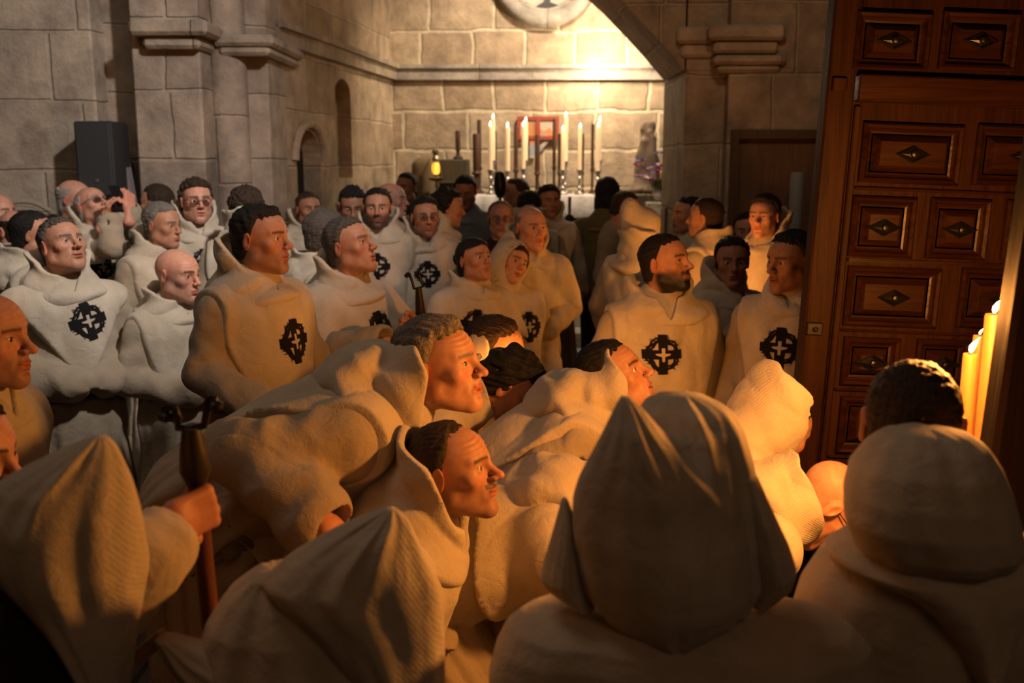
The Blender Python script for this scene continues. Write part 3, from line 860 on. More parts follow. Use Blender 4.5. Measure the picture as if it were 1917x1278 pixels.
        S2.grid((-.36, -.24, pelT[2]-.30), (.36, .28, .08)); S2.run()
        x, y, z = S2.xyz(); axx = np.abs(x)
        if mantle == 'panel':      # wide straight scapular over the shoulders
            wv = f4(.205)-f4(.05)*sm(-.12, -.35, z)
            reg = np.maximum(axx-wv, f4(pelT[2]*.80)-z)
        elif mantle == 'vee':      # cape with a point on the chest
            reg = (f4(-.36)+axx*f4(1.35)*np.where(axx > .0, 1, 1))-z
            reg = np.maximum(reg*f4(.6), axx-f4(.24))
        elif mantle == 'cape':
            reg = np.maximum(f4(-.27)-.10*y-z+.02*np.sin(x*25+seed), axx-f4(.30))
        else:
            reg = f4(-.10)-z+0*x+0*y
        reg = reg+f4(.004)*np.sin(z*22+seed)
        D = np.maximum(S2.D, reg.astype(f4))
        V, Q = nets(D, S2.lo, hb)
        V = drape(V, seed+9, .0105); V = V+swirl(V, seed+40, 14, .0040)[:, None]*np.array([.2, 1, .2])+swirl(V, seed+44, 34, .0016)[:, None]*np.array([.2, 1, .2])
        VW = toW(V)
        sca = link_mesh('scapular', VW, Q, mat_cloth(mantlecol or CREAM2, 'pale_cream_wool'), E, base)
        if emb:
            emblem(VW, Q, Rt, NB, emb[0]*s, emb[1]*s, emb[2] if len(emb) > 2 else 0, .155, E, base)
    elif cloth != 'none':
        # lay clothes: jacket or shirt over trousers
        S = torso_ops(Solid(hb), clothr=.95)
        for i, (sh, e, w_) in enumerate(arms_t):
            d = (w_-e)/np.linalg.norm(w_-e)
            S.add(cap(e, w_-d*.01, .056, .044, (0, 0.1, 1), 1.0, creases(seed+5+i, .005, 16)), .03)
        S.grid(pad=.02).run(); V, Q = nets(S.D, S.lo, hb)
        link_mesh('jacket', toW(V), Q, mat_cloth(jacket, 'jacket_cloth', bump=.2, sheen=.1), E, base)
        mb = Solid(hb)
        for sg in (-1, 1):
            hip = toW(np.array([[sg*.09, 0, pelT[2]]]))[0]; mb.add(cap(hip, (hip[0], hip[1], .06), .095, .06), .03)
            mb.add(ell((hip[0]-.0, hip[1]+.0, .05), (.05, .09, .05)), .03)
        mb.grid().run(); V, Q = nets(mb.D, mb.lo, hb); V[:, 2] = np.maximum(V[:, 2], 0.002)
        link_mesh('trousers', V, Q, mat_cloth((.03, .03, .035), 'dark_trousers', sheen=.05), E, base)
        S = Solid(.006); S.grid((-.14, -.15, -.10), (.14, .14, .05)); x, y, z = S.xyz()
        rho = np.sqrt((x/1.05)**2+(y+.005)**2); rad = f4(.068)+f4(.55)*np.maximum(-z-.0, 0)
        D = np.maximum(np.abs(rho-rad)-f4(.006), z-f4(.012)+y*f4(.25)); D = np.maximum(D, np.where(y > 0, f4(.04)-np.abs(x)*f4(1.2)+(z+f4(.02))*f4(1.), -1)*f4(.6))
        V, Q = nets(D.astype(f4), S.lo, .006)
        if len(Q): link_mesh('collar', toW(V), Q, mat_cloth(tuple(min(1, c_*1.3) for c_ in jacket), 'jacket_cloth', bump=.2), E, base)
    # -------- cowl / hood
    if cloth == 'habit' and not nocowl:
        hcw = .0055 if near else .009
        zb, zf = cowl
        S = Solid(hcw).grid((-.27, -.31, -.20), (.27, .25, max(zb, zf)+.10)); x, y, z = S.xyz()
        yc = f4(-.012)-f4(.16)*np.maximum(z, 0)
        yy = y-yc; ang = np.arctan2(x, yy)
        rr = np.random.RandomState(seed+77); p0, p1, p2 = rr.rand(3)*6.28
        back = (1-np.cos(ang))*f4(.5)            # 0 front .. 1 back
        rad = f4(.088)*f4(cowlw)+f4(.046)*np.exp(-((z+f4(.045))/f4(.050))**2)+f4(.014)*sm(.04, .16, z)
        rad = rad+f4(.026)*back*sm(.12, -.02, z)
        roll = f4(.012)*(f4(2)*np.abs(np.sin(z*f4(24)+f4(1.6)*np.cos(ang+f4(p0))+f4(p1)))-f4(1.1))+f4(.006)*np.sin(z*f4(70)-f4(2.4)*np.sin(ang*2+f4(p2)))
        rad = rad+roll*(f4(.45)+f4(.55)*sm(.10, 0., z))
        rho = np.sqrt((x/f4(1.08))**2+(yy*(f4(1)+f4(.10)*back))**2)
        shell = np.abs(rho-rad)*f4(.8)-f4(.0085)
        top = f4(zf)+(f4(zb-zf))*sm(.02, .62, back)+f4(.022)*np.exp(-((back-f4(1))/f4(.05))**2)
        D = np.maximum(shell, (z-top)*f4(.85))
        D = np.maximum(D, np.where(yy > 0, ((z-f4(notch))*f4(.9)-np.abs(x)*f4(1.6))*f4(.5), f4(-1)))
        D = np.maximum(D, f4(-.070)-f4(.07)*back-z)
        # hood bag folded down on the shoulders
        if not hoodup:
            bag, _, _ = ell((0, -.125, -.050), (.128, .048, .105)); D = smin(D, np.maximum(bag(x, y, z)+f4(.005)*np.sin(x*f4(34)+z*f4(26)+f4(p1))+f4(.004)*np.abs(np.sin(z*f4(45)-np.abs(x)*f4(30))), -(rho-rad)), f4(.025))
        D = np.maximum(D, -(rho-rad+f4(.010))) if True else D
        V, Q = nets(D.astype(f4), S.lo, hcw)
        V = V+(swirl(V, seed+50, 30, .0018))[:, None]*np.array([1, 1, .5])
        link_mesh('hood', toW(V), Q, mat_cloth(mantlecol or CREAM2, 'pale_cream_wool', quilt=quilt), E, base)
    if hoodup and cloth != 'none':
        h2 = .0045 if near else .008
        S = Solid(h2).grid((-.15, -.26, -.24), (.15, .15, .19)); x, y, z = S.xyz()
        a, _, _ = ell((0, -.025, .025), (.100, .120, .112)); b_, _, _ = cap((0, -.03, .0), (0, -.06, -.18), .098, .120)
        c_, _, _ = ell((0, -.115, .105), (.045, .055, .085))
        d = smin(smin(a(x, y, z), b_(x, y, z), f4(.05)), c_(x, y, z), f4(.06))
        d = d+f4(.003)*np.sin(z*f4(40)+np.abs(x)*f4(40)+seed)
        sh = np.maximum(d, -(d+f4(.011)))
        op, _, _ = ell((0, .115, -.010), (.076, .125, .108)); sh = np.maximum(sh, -op(x, y, z))
        sh = np.maximum(sh, y-f4(.075)); sh = np.maximum(sh, -.20-z)
        V, Q = nets(sh.astype(f4), S.lo, h2)
        V = V+(swirl(V, seed+50, 40, .0016))[:, None]*np.array([1, 1, .5])
        link_mesh('hood', (V*hs)@Rh.T+Hc, Q, mat_cloth(mantlecol or CREAM2, 'pale_cream_wool', quilt=quilt), E, base)
    PEOPLE.append((E, NB, Rt))
    return E, NB, Rt, base
def mat_eye():
    if 'eye' in MATS: return MATS['eye']
    m, nt, b = new_mat('eye'); at = N(nt, 'ShaderNodeAttribute'); at.attribute_name = 'Col'
    nt.links.new(at.outputs['Color'], b.inputs['Base Color']); b.inputs['Roughness'].default_value = .12
    b.inputs['Coat Weight'].default_value = .6
    MATS['eye'] = m
    return m
def mat_glass():
    if 'glass' in MATS: return MATS['glass']
    m, nt, b = new_mat('glass'); b.inputs['Transmission Weight'].default_value = 1; b.inputs['Roughness'].default_value = .03
    b.inputs['IOR'].default_value = 1.05; b.inputs['Coat Weight'].default_value = 1.0; b.inputs['Base Color'].default_value = (1, 1, 1, 1)
    b.inputs['Coat IOR'].default_value = 1.7
    MATS['glass'] = m
    return m
# ================================================================ setting
ST1 = dict(c1=(0.34, 0.26, 0.185), c2=(0.52, 0.42, 0.31), mortar=(0.66, 0.57, 0.43), msize=.020, dist=.10)
def struct(name, mb, mat, smooth=False):
    o = mb.build(name, mat, smooth=smooth); o['kind'] = 'structure'; return o
# floor
m = MB(); m.box((-7, -1.5, -.2), (6, 11, 0)); struct('floor', m, mat_stone('dark_flagstone', .8, .55, 'XY', (0.09, .075, .06), (.13, .11, .09), (.05, .045, .04)))
YB = 10.0
XL0, XL1 = P(505, 50, 6.9)[0], P(733, 130, YB)[0]
XR = P(1280, 300, 7.2)[0]
# back wall of the chapel
m = MB(); m.box((-2.0, YB, 0), (3.6, YB+.4, 5.8)); struct('wall_back', m, mat_stone('chapel_ashlar', .50, .375, 'XZ', off=(.12, .12, 0), **ST1))
# chapel side wall (slightly splayed) with two openings: build as strips around arched recesses
def side_pt(t, z, d=0.0):      # t along the wall 0 near .. 1 far
    a = np.array([XL0, 6.9]); b = np.array([XL1, YB]); n = np.array([-(b-a)[1], (b-a)[0]]); n = n/np.linalg.norm(n)
    p = a+(b-a)*t+n*d; return (p[0], p[1], z)
def arched_wall(name, openings, z1, mat, depth, ptf, t0=0.0, t1=1.0, nz=40):
    """wall surface with arched holes (t centre, half width in t, sill z, spring z, radius z) and their reveals"""
    m = MB(); cols = [t0]
    for (tc, hw, zs, zp, rz, dd) in openings: cols += [tc+hw*math.cos(math.pi*(1-i/12)) for i in range(13)]
    cols.append(t1)
    def top(t):
        for (tc, hw, zs, zp, rz, dd) in openings:
            if tc-hw-1e-6 <= t <= tc+hw+1e-6:
                return zs, zp+rz*math.sqrt(max(0, 1-((t-tc)/hw)**2)), dd
        return None
    for a, b in zip(cols[:-1], cols[1:]):
        ta, tb = top(a), top(b); mid = top((a+b)/2)
        if mid is None:
            V = [ptf(a, 0), ptf(b, 0), ptf(b, z1), ptf(a, z1)]; m.raw(V, [(0, 1, 2, 3)])
        else:
            depth = mid[2]
            m.raw([ptf(a, 0), ptf(b, 0), ptf(b, tb[0]), ptf(a, ta[0])], [(0, 1, 2, 3)])
            m.raw([ptf(a, ta[1]), ptf(b, tb[1]), ptf(b, z1), ptf(a, z1)], [(0, 1, 2, 3)])
            m.raw([ptf(a, ta[1]), ptf(b, tb[1]), ptf(b, tb[1], depth), ptf(a, ta[1], depth)], [(0, 1, 2, 3)])
            m.raw([ptf(a, ta[0]), ptf(b, tb[0]), ptf(b, tb[0], depth), ptf(a, ta[0], depth)], [(0, 1, 2, 3)])
            m.raw([ptf(a, ta[0], depth), ptf(b, tb[0], depth), ptf(b, tb[1], depth), ptf(a, ta[1], depth)], [(0, 1, 2, 3)])
    for (tc, hw, zs, zp, rz, dd) in openings:
        for e in (-1, 1):
            t = tc+e*hw; m.raw([ptf(t, zs), ptf(t, zp), ptf(t, zp, dd), ptf(t, zs, dd)], [(0, 1, 2, 3)])
    depth = 1.2
    # outer back, so the wall has thickness
    m.raw([ptf(t0, 0, depth+.25), ptf(t1, 0, depth+.25), ptf(t1, z1, depth+.25), ptf(t0, z1, depth+.25)], [(0, 1, 2, 3)])
    return struct(name, m, mat)
def t_of(px):      # where a pixel column meets the side wall
    best = min((abs((side_pt(t/400, 0)[0]/side_pt(t/400, 0)[1]/math.cos(0)*F*1.0+W/2)-px), t/400) for t in range(401))
    return best[1]
def zat(py, Y, px=958): return P(px, py, Y)[2]
ta, tb = t_of(562), t_of(606); Ya = side_pt((ta+tb)/2, 0)[1]
tc_, td = t_of(636), t_of(664); Yc = side_pt((tc_+td)/2, 0)[1]
ops = [((ta+tb)/2, (tb-ta)/2, .9, zat(300, Ya), zat(244, Ya)-zat(300, Ya), 1.2), ((tc_+td)/2, (td-tc_)/2, zat(333, Yc), zat(175, Yc), zat(148, Yc)-zat(175, Yc), .12)]
wl = arched_wall('wall_chapel_left', ops, 5.8, mat_stone('side_ashlar', .66, .40, 'YZ', off=(.3, .05, 0), c1=(.34, .26, .185), c2=(.45, .36, .265), mortar=(.48, .40, .30)), .30, lambda t, z, d=0: side_pt(t, z, d))
m = MB(); tq = ops[0]; zt_a = tq[3]+tq[4]
m.raw([side_pt(tq[0]-tq[1]*1.02, tq[2], .14), side_pt(tq[0]+tq[1]*1.02, tq[2], .14), side_pt(tq[0]+tq[1]*1.02, zt_a, .14), side_pt(tq[0]-tq[1]*1.02, zt_a, .14), side_pt(tq[0]-tq[1]*1.02, tq[2], .19), side_pt(tq[0]+tq[1]*1.02, tq[2], .19), side_pt(tq[0]+tq[1]*1.02, zt_a, .19), side_pt(tq[0]-tq[1]*1.02, zt_a, .19)], [(0, 1, 2, 3), (4, 5, 6, 7), (0, 1, 5, 4), (2, 3, 7, 6), (1, 2, 6, 5), (0, 3, 7, 4)])
struct('niche_shade', m, mat_wood('niche_shade_brown', (.018, .011, .007), (.03, .019, .012), rough=.8, coat=0))  # near-black sheet added in the arch, stands in for its unlit depth
# moulded hood over the small arch
m = MB(); tc0, hw0, zs0, zp0, rz0, _d = ops[0]
m.tube([side_pt(tc0+hw0*1.25*math.cos(a), zp0+rz0*1.22*math.sin(a), -.01) for a in [math.pi*i/16 for i in range(17)]], .035, 8)
struct('trim_1', m, MATS[('side_ashlar', 'YZ')], smooth=True)
# cornices
zc1, zc0 = zat(122, YB), zat(150, YB)
m = MB(); m.box((XL1-.1, YB-.055, zc0), (2.2, YB+.05, zc1-.02)); m.box((XL1-.1, YB-.09, zc1-.035), (2.2, YB+.05, zc1))
struct('trim_2', m, mat_stone('cornice_stone', 1.0, .8, 'XZ', c1=(.36, .33, .30), c2=(.44, .39, .33), mortar=(.5, .44, .35), off=(.3, .1, 0)))
m = MB()
for d0, za, zb in ((-.06, zc0, zc1-.02), (-.10, zc1-.04, zc1)):
    A = [side_pt(-.0, za, d0), side_pt(-.0, zb, d0), side_pt(-.0, zb, .05), side_pt(-.0, za, .05)]
    B = [side_pt(1, za, d0), side_pt(1, zb, d0), side_pt(1, zb, .05), side_pt(1, za, .05)]
    m.raw(A+B, [(0, 1, 2, 3), (4, 5, 6, 7), (0, 4, 5, 1), (1, 5, 6, 2), (0, 3, 7, 4), (3, 2, 6, 7)])
struct('trim_3', m, mat_stone('side_cornice_stone', 1.0, .8, 'YZ', c1=(.31, .26, .21), c2=(.38, .32, .25), mortar=(.42, .36, .28)))
# round window in the back wall with its stone ring
oc = P(1020, -52, YB-.02)
m = MB()
for r0, r1, dy in ((.44, .075, -.02), (.36, .04, .0)):
    m.tube([(oc[0]+r0*math.cos(a), oc[1]+dy, oc[2]+r0*math.sin(a)) for a in [i*math.pi/24 for i in range(48)]], r1, 10, True)
struct('trim_4', m, mat_stone('oculus_stone', .5, .5, 'XZ', c1=(.34, .32, .30), c2=(.42, .39, .34), mortar=(.4, .35, .3)), smooth=True)
m = MB(); m.lathe((oc[0], oc[1]-.015, oc[2]), [(.36, 0), (.36, .03)], 40, ax=1)
struct('window_1', m, mat_plain('oculus_panel', (.40, .37, .31), .7))
m = MB(); q = [P(a, b, YB-.05) for a, b in ((1000, 14), (1018, 3), (1022, -20), (1034, -14), (1030, 4), (1052, 12), (1030, 17))]
V = [tuple(p) for p in q]+[(p[0], p[1]+.02, p[2]) for p in q]; n = len(q)
m.raw(V, [tuple(range(n)), tuple(range(2*n-1, n-1, -1))]+[(i, (i+1) % n, n+(i+1) % n, n+i) for i in range(n)])
tag(m.build('carved_bird', mat_plain('dark_relief', (.04, .04, .04), .7)), 'dark carved figure in the round niche at the top of the altar wall', 'carving')
# near left piers and walls -----------------------------------------------------------
LM = lambda nm, **k: mat_stone(nm, .62, .42, 'XZ', **({**dict(c1=(.30, .255, .22), c2=(.40, .345, .29), mortar=(.42, .37, .31)), **k}))
def pier(name, px0, px1, Y, z1, mat, depth=1.0, py=300, z0=0.0, bev=.012):
    a, b = P(px0, py, Y), P(px1, py, Y); m = MB(); m.box((a[0], Y, z0), (b[0], Y+depth, z1), bev); return struct(name, m, mat)
PM = LM('pier_stone', off=(.2, .1, 0))
pier('wall_left_outer', -220, 187, 6.35, 5.8, LM('left_wall_stone', c1=(.36, .32, .275), c2=(.46, .41, .34), mortar=(.46, .41, .34), off=(.17, .16, 0)), 1.2)
pier('wall_left_inner', 180, 262, 6.55, 5.8, PM, 1.2)
pier('trim_5', 258, 384, 6.25, 5.8, PM, 1.2)
pier('trim_6', 380, 412, 6.5, 5.8, PM, 1.0)
pier('trim_7', 455, 508, 6.6, 5.8, PM, .5)
# rounded corner shaft
a = P(433, 300, 6.55); m = MB(); m.lathe((a[0], a[1]+.02, 0), [(.12, 0), (.12, 5.8)], 24); struct('trim_8', m, LM('shaft_stone', off=(0, .25, 0)), smooth=True)
a, b = P(395, 300, 6.62), P(460, 300, 6.62); m = MB(); m.box((a[0], 6.63, 0), (b[0], 7.3, 5.8)); struct('trim_9', m, PM)
# imposts and corbels on the piers
def impost(name, px0, px1, py0, py1, Y, out, mat, depth=.9):
    a, b = P(px0, py0, Y), P(px1, py1, Y); z1, z0 = a[2], b[2]; m = MB()
    m.box((a[0]-out, Y-out, z0+(z1-z0)*.45), (b[0]+out, Y+depth, z1), .02)
    m.box((a[0]-out*.4, Y-out*.4, z0), (b[0]+out*.4, Y+depth, z0+(z1-z0)*.5), .02)
    return struct(name, m, mat)
IM = LM('impost_stone', c1=(.36, .31, .26), c2=(.42, .37, .30))
impost('trim_10', 280, 366, 40, 92, 6.2, .10, IM)
impost('trim_11', 414, 500, 66, 104, 6.45, .05, IM)
# right pier, with imposts and arch springing to the left above the altar chapel
RM = mat_stone('right_pier_stone', .7, .46, 'XZ', c1=(.27, .20, .14), c2=(.34, .265, .185), mortar=(.35, .28, .2), off=(.35, .2, 0))
YR = 6.9
xr0, xr1, xr2 = P(1280, 300, YR)[0], P(1352, 300, YR)[0], P(1640, 300, YR)[0]
m = MB(); m.box((xr0, YR, 0), (xr1+.05, YR+1.0, 5.8), .015); struct('wall_right_pier', m, RM)
dx0, dz1 = P(1366, 252, YR+.0)[0], P(1366, 252, YR)[2]
m = MB(); m.box((xr1, YR-.12, dz1), (xr2+2.5, YR+.8, 5.8)); m.box((xr1, YR-.12, 0), (dx0, YR+.8, dz1)); m.box((xr2, YR-.12, 0), (xr2+2.5, YR+.8, dz1)); struct('wall_right', m, RM)
RI = mat_stone('right_impost_stone', .9, .5, 'XZ', c1=(.34, .26, .19), c2=(.38, .29, .21), mortar=(.3, .24, .18))
impost('trim_12', 1283, 1338, 52, 108, YR-.02, .06, RI)
impost('trim_13', 1345, 1448, 48, 100, YR-.13, .07, RI)
impost('trim_14', 1350, 1455, 104, 136, YR-.13, .05, RI)
# arch: diagonal intrados from the pier corner up to the left
m = MB(); YR0 = YR; YR = YR-.006
pts = [P(1281, 131, YR), P(1240, 82, YR), P(1196, 34, YR), P(1150, -14, YR), P(1090, -68, YR), P(1010, -118, YR), P(900, -150, YR)]
for p, q in zip(pts[:-1], pts[1:]):
    V = [(p[0], YR, p[2]), (q[0], YR, q[2]), (q[0], YR, 6.3), (p[0], YR, 6.3)]; V += [(x, YR+.9, z) for x, y, z in V]
    m.raw(V, [(0, 1, 2, 3), (4, 5, 6, 7), (0, 1, 5, 4), (3, 2, 6, 7), (0, 3, 7, 4), (1, 2, 6, 5)])
m.box((xr0-.002, YR, pts[0][2]), (xr1, YR+.9, 6.3)); struct('wall_right_arch', m, RM)
YR = YR0
# wooden door leaf in the right wall
m = MB(); m.box((dx0+.01, YR-.09, 0), (xr2, YR-.03, dz1-.005)); dn = m.build('door_1', mat_wood('side_door_wood', (.075, .035, .015), (.13, .065, .028), rough=.6, coat=0)); dn['kind'] = 'structure'
m = MB(); m.box((dx0-.02, YR-.14, 0), (dx0+.035, YR-.03, dz1+.03)); m.box((dx0+.035, YR-.14, dz1-.03), (xr2+.02, YR-.03, dz1+.03)); f_ = m.build('door_frame', mat_wood('frame_wood', (.05, .025, .012), (.09, .045, .02), rough=.6, coat=0), dn)
# outer walls and vault of the nave, out of the picture
m = MB(); m.box((-7, 6.4, 5.8), (6, 11, 6.2)); m.box((-7, -1.5, 6.0), (6, 6.5, 6.3)); struct('ceiling', m, PM)
m = MB(); m.box((-7.2, -1.5, 0), (-7, 7, 6)); struct('wall_far_left', m, LM('nave_stone'))
m = MB(); m.box((-7, -1.8, 0), (6, -1.5, 6)); struct('wall_rear', m, LM('nave_stone'))
m = MB(); m.box((6, -1.5, 0), (6.2, 7, 6)); struct('wall_far_right', m, LM('nave_stone'))
# moulded round stone frame on the far-left wall
m = MB(); c = P(45, 452, 6.3)
for r, t in ((.25, .016), (.225, .012), (.20, .02)):
    m.tube([(c[0]+r*math.cos(a), 6.33, c[2]+r*math.sin(a)) for a in [math.pi*i/24 for i in range(25)]], t, 8)
struct('trim_15', m, IM, smooth=True)

# ================================================================ big studded door
YD = 2.95; LEAN = D2(2.3)
dp = P(1530, 420, YD)
def door_uv(px, py):
    p = P(px, py, YD)-dp; c, s = math.cos(LEAN), math.sin(LEAN)
    return (p[0]*c+p[2]*s*-1, p[2]*c+p[0]*s)
DW = mat_wood('door_wood', (.010, .0034, .0011), (.031, .011, .0032), 2, rough=.55, coat=0, spec=.10)
DWH = mat_wood('door_wood_rail', (.010, .0034, .0011), (.031, .011, .0032), 0, rough=.36, coat=.04, spec=.22)
DE = empty('studded_door', (dp[0], YD, 0), 'tall dark brown panelled wooden door with diamond studs, open at the right', 'door')
def dbuild(m, name, mat, parent=None, smooth=False):
    R = roty(LEAN)
    m.V = [tuple(R@np.array(v)+np.array([0, 0, dp[2]])) for v in m.V]
    return m.build(name, mat, parent or DE, smooth=smooth)
zt, zbm = 1.75, -dp[2]+.03
u0 = door_uv(1531, 420)[0]; uS = door_uv(1578, 420)[0]; uE = 1.15
m = MB(); m.box((u0-.01, 0, zbm), (uS-.004, .07, zt), .006); dbuild(m, 'edge_post', DW)
m = MB(); m.box((uS, .012, zbm), (uE, .06, zt)); dbuild(m, 'door_leaf', DW)
rows = [((1600, 22, 1742, 132), (1762, 22, 1905, 132)), ((1612, 232, 1800, 345), (1826, 236, 2010, 350)),
        ((1592, 368, 1712, 482), (1738, 372, 1850, 486), (1880, 376, 1990, 488)), ((1583, 500, 1758, 612), (1796, 504, 1960, 616)),
        ((1577, 632, 1682, 722), (1714, 636, 1812, 724), (1840, 640, 1940, 728)), ((1570, 745, 1735, 850), (1768, 750, 1930, 850)), ((1560, 870, 1670, 980), (1700, 870, 1820, 980))]
def frame_profile(m, x0, z0, x1, z1, prof):
    """nested rectangular rings: prof = list of (inset, y)"""
    R = []
    for ins, y in prof:
        b = len(m.V); m.V += [(x0+ins, y, z0+ins), (x1-ins, y, z0+ins), (x1-ins, y, z1-ins), (x0+ins, y, z1-ins)]; R.append(b)
    for a, b in zip(R[:-1], R[1:]):
        for i in range(4): m.F.append((a+i, a+(i+1) % 4, b+(i+1) % 4, b+i))
    m.F.append((R[-1], R[-1]+1, R[-1]+2, R[-1]+3))
IRON = mat_plain('black_iron', (.03, .028, .026), .38, metal=.8, nscale=60)
rails = []
for row in rows:
    zs = []
    for (x0, y0, x1, y1) in row:
        a = door_uv(x0, y0); b = door_uv(x1, y1); c = door_uv(x0, y1); d = door_uv(x1, y0)
        X0, X1 = (a[0]+c[0])/2, (b[0]+d[0])/2; Z0, Z1 = (b[1]+c[1])/2, (a[1]+d[1])/2; zs.append((Z0, Z1))
        if X0 > uE-.05: continue
        X1 = min(X1, uE-.01)
        m = MB(); frame_profile(m, X0, Z0, X1, Z1, [(0, .014), (.0, -.004), (.006, -.012), (.014, -.006), (.018, .004), (.024, .010), (.030, .012), (.034, .012), (.050, -.010), (.052, -.012)])
        pn = dbuild(m, 'raised_panel', DWH)
        cx, cz = (X0+X1)/2, (Z0+Z1)/2; hw, hh_ = .052, .026
        m = MB(); V = [(cx-hw, -.013, cz), (cx, -.013, cz-hh_), (cx+hw, -.013, cz), (cx, -.013, cz+hh_)]
        V2 = [(cx-hw*.8, -.020, cz), (cx, -.020, cz-hh_*.8), (cx+hw*.8, -.020, cz), (cx, -.020, cz+hh_*.8)]; V3 = [(cx-hw*.66, -.015, cz), (cx, -.015, cz-hh_*.66), (cx+hw*.66, -.015, cz), (cx, -.015, cz+hh_*.66)]
        V4 = [(cx-.01, -.024, cz), (cx, -.024, cz-.01), (cx+.01, -.024, cz), (cx, -.024, cz+.01)]
        m.raw(V+V2+V3+V4, [(i, (i+1) % 4, 4+(i+1) % 4, 4+i) for i in range(4)]+[(4+i, 4+(i+1) % 4, 8+(i+1) % 4, 8+i) for i in range(4)]+[(8+i, 8+(i+1) % 4, 12+(i+1) % 4, 12+i) for i in range(4)]+[(12, 13, 14, 15)])
        m.lathe((cx, -.030, cz), [(.003, -.004), (.009, -.002), (.011, .006), (.009, .012)], 12, ax=1)
        dbuild(m, 'diamond_stud', IRON, pn)
        pn_base = None
    rails.append((min(z[0] for z in zs), max(z[1] for z in zs)))
m = MB()
a = door_uv(1585, 138)[1]; b = door_uv(1585, 190)[1]; m.box((uS+.0, -.022, b), (uE, .02, a), .005); dbuild(m, 'cross_rail', DWH)
for (lo0, hi0), (lo1, hi1) in zip(rails[1:-1], rails[2:]):
    m = MB(); m.box((uS+.025, -.001, hi1+.012), (uE, .02, lo0-.012), .004); dbuild(m, 'rail', DWH)
m = MB(); m.box((uS+.002, -.002, zbm), (uS+.022, .02, b-.01), .004); dbuild(m, 'stile', DW)
m = MB(); a = door_uv(1510, 602); b = door_uv(1537, 627); m.box((a[0], -.012, b[1]), (b[0], .004, a[1]), .003); m.lathe(((a[0]+b[0])/2, -.018, (a[1]+b[1])/2), [(.003, -.006), (.008, -.003), (.008, .008)], 10, ax=1)
dbuild(m, 'latch_plate', IRON)
m = MB(); a = door_uv(1558, 145); b = door_uv(1583, 172); m.box((a[0], -.014, b[1]), (b[0], .004, a[1]), .003); dbuild(m, 'wooden_peg', DW)
# dark jamb at the right edge, close to the camera
m = MB(); a = P(1897, 600, 1.80); R_ = roty(D2(3.2))
m.box((a[0], 1.80, .0), (a[0]+.5, 1.87, 3.2), .01, R=R_, c=np.array([a[0], 1.80, a[2]]))
m.V = [(x, y, max(z, .0)) for x, y, z in m.V]
o = m.build('door_2', mat_wood('jamb_wood', (.012, .007, .004), (.022, .013, .007), rough=.8, coat=0)); o['kind'] = 'structure'

# ================================================================ candles
WAX = None
def wax_mat():
    m, nt, b = new_mat('candle_wax'); b.inputs['Base Color'].default_value = (.30, .12, .03, 1)
    b.inputs['Subsurface Weight'].default_value = .6; b.inputs['Subsurface Radius'].default_value = (.05, .022, .008); b.inputs['Subsurface Scale'].default_value = 1.0
    b.inputs['Roughness'].default_value = .45
    tc = N(nt, 'ShaderNodeTexCoord'); n1 = N(nt, 'ShaderNodeTexNoise'); n1.inputs['Scale'].default_value = 18; nt.links.new(tc.outputs['Object'], n1.inputs['Vector'])
    bp = N(nt, 'ShaderNodeBump'); bp.inputs['Strength'].default_value = .3; bp.inputs['Distance'].default_value = .004; nt.links.new(n1.outputs['Fac'], bp.inputs['Height']); nt.links.new(bp.outputs[0], b.inputs['Normal'])
    # a burning candle glows through its wax
    b.inputs['Emission Color'].default_value = (1.0, .30, .03, 1)
    return m, b
WAXN, b_ = wax_mat(); b_.inputs['Emission Strength'].default_value = .12
WAXA, b_ = wax_mat(); b_.inputs['Base Color'].default_value = (.80, .68, .48, 1); b_.inputs['Emission Color'].default_value = (1.0, .62, .30, 1); b_.inputs['Emission Strength'].default_value = .22
def flame_mat(s, col):
    m, nt, b = new_mat('flame'); b.inputs['Base Color'].default_value = (0, 0, 0, 1); b.inputs['Emission Color'].default_value = (*col, 1); b.inputs['Emission Strength'].default_value = s
    return m
FLN, FLA = flame_mat(9, (1, .66, .25)), flame_mat(14, (1, .80, .50))
def candle(x, y, z0, z1, r, label, fl=.03, tilt=0, lit=True, group=None, wax=None, flm=None, ftilt=.25, cat='candle'):
    E = empty('candle', (x, y, z0), label, cat, group)
    m = MB(); m.lathe((0, 0, 0), [(r*1.0, 0), (r, (z1-z0)*.5), (r*.97, z1-z0-.006), (r*.90, z1-z0), (r*.55, z1-z0-.004), (r*.1, z1-z0-.006)], 20)
    o = m.build('wax_shaft', wax or WAXN, E, smooth=True)
    m = MB(); m.tube([(0, 0, z1-z0-.008), (.0005, 0, z1-z0+.006)], .0013, 6); m.build('wick', mat_plain('wick', (.01, .008, .006), .9, noise=0, bump=0), E)
    if lit:
        m = MB(); m.tube([(ftilt*fl*t*t, 0, z1-z0+.002+fl*t) for t in (0, .15, .35, .6, .85, 1)], [fl*.06, fl*.15, fl*.20, fl*.15, fl*.06, fl*.01], 12)
        m.build('flame', flm or FLN, E, smooth=True)
    return E
for k, (px, py, pb, r, Y, lb) in enumerate(((1861, 588, 1000, .0205, 2.24, 'tallest thick burning yellow candle at the right edge, in front of the door'),
    (1834, 628, 1000, .0150, 2.30, 'middle burning candle, half hidden behind the tallest one by the door'),
    (1817, 662, 1000, .0165, 2.20, 'shortest burning candle, leftmost of the three by the door'))):
    t = P(px, py, Y); b = t[2]-.62
    candle(t[0], t[1], b, t[2], r, lb, fl=.036 if k != 1 else .016, ftilt=.55, group=None)
    if k == 0: cst = (t[0]-.04, Y, b)
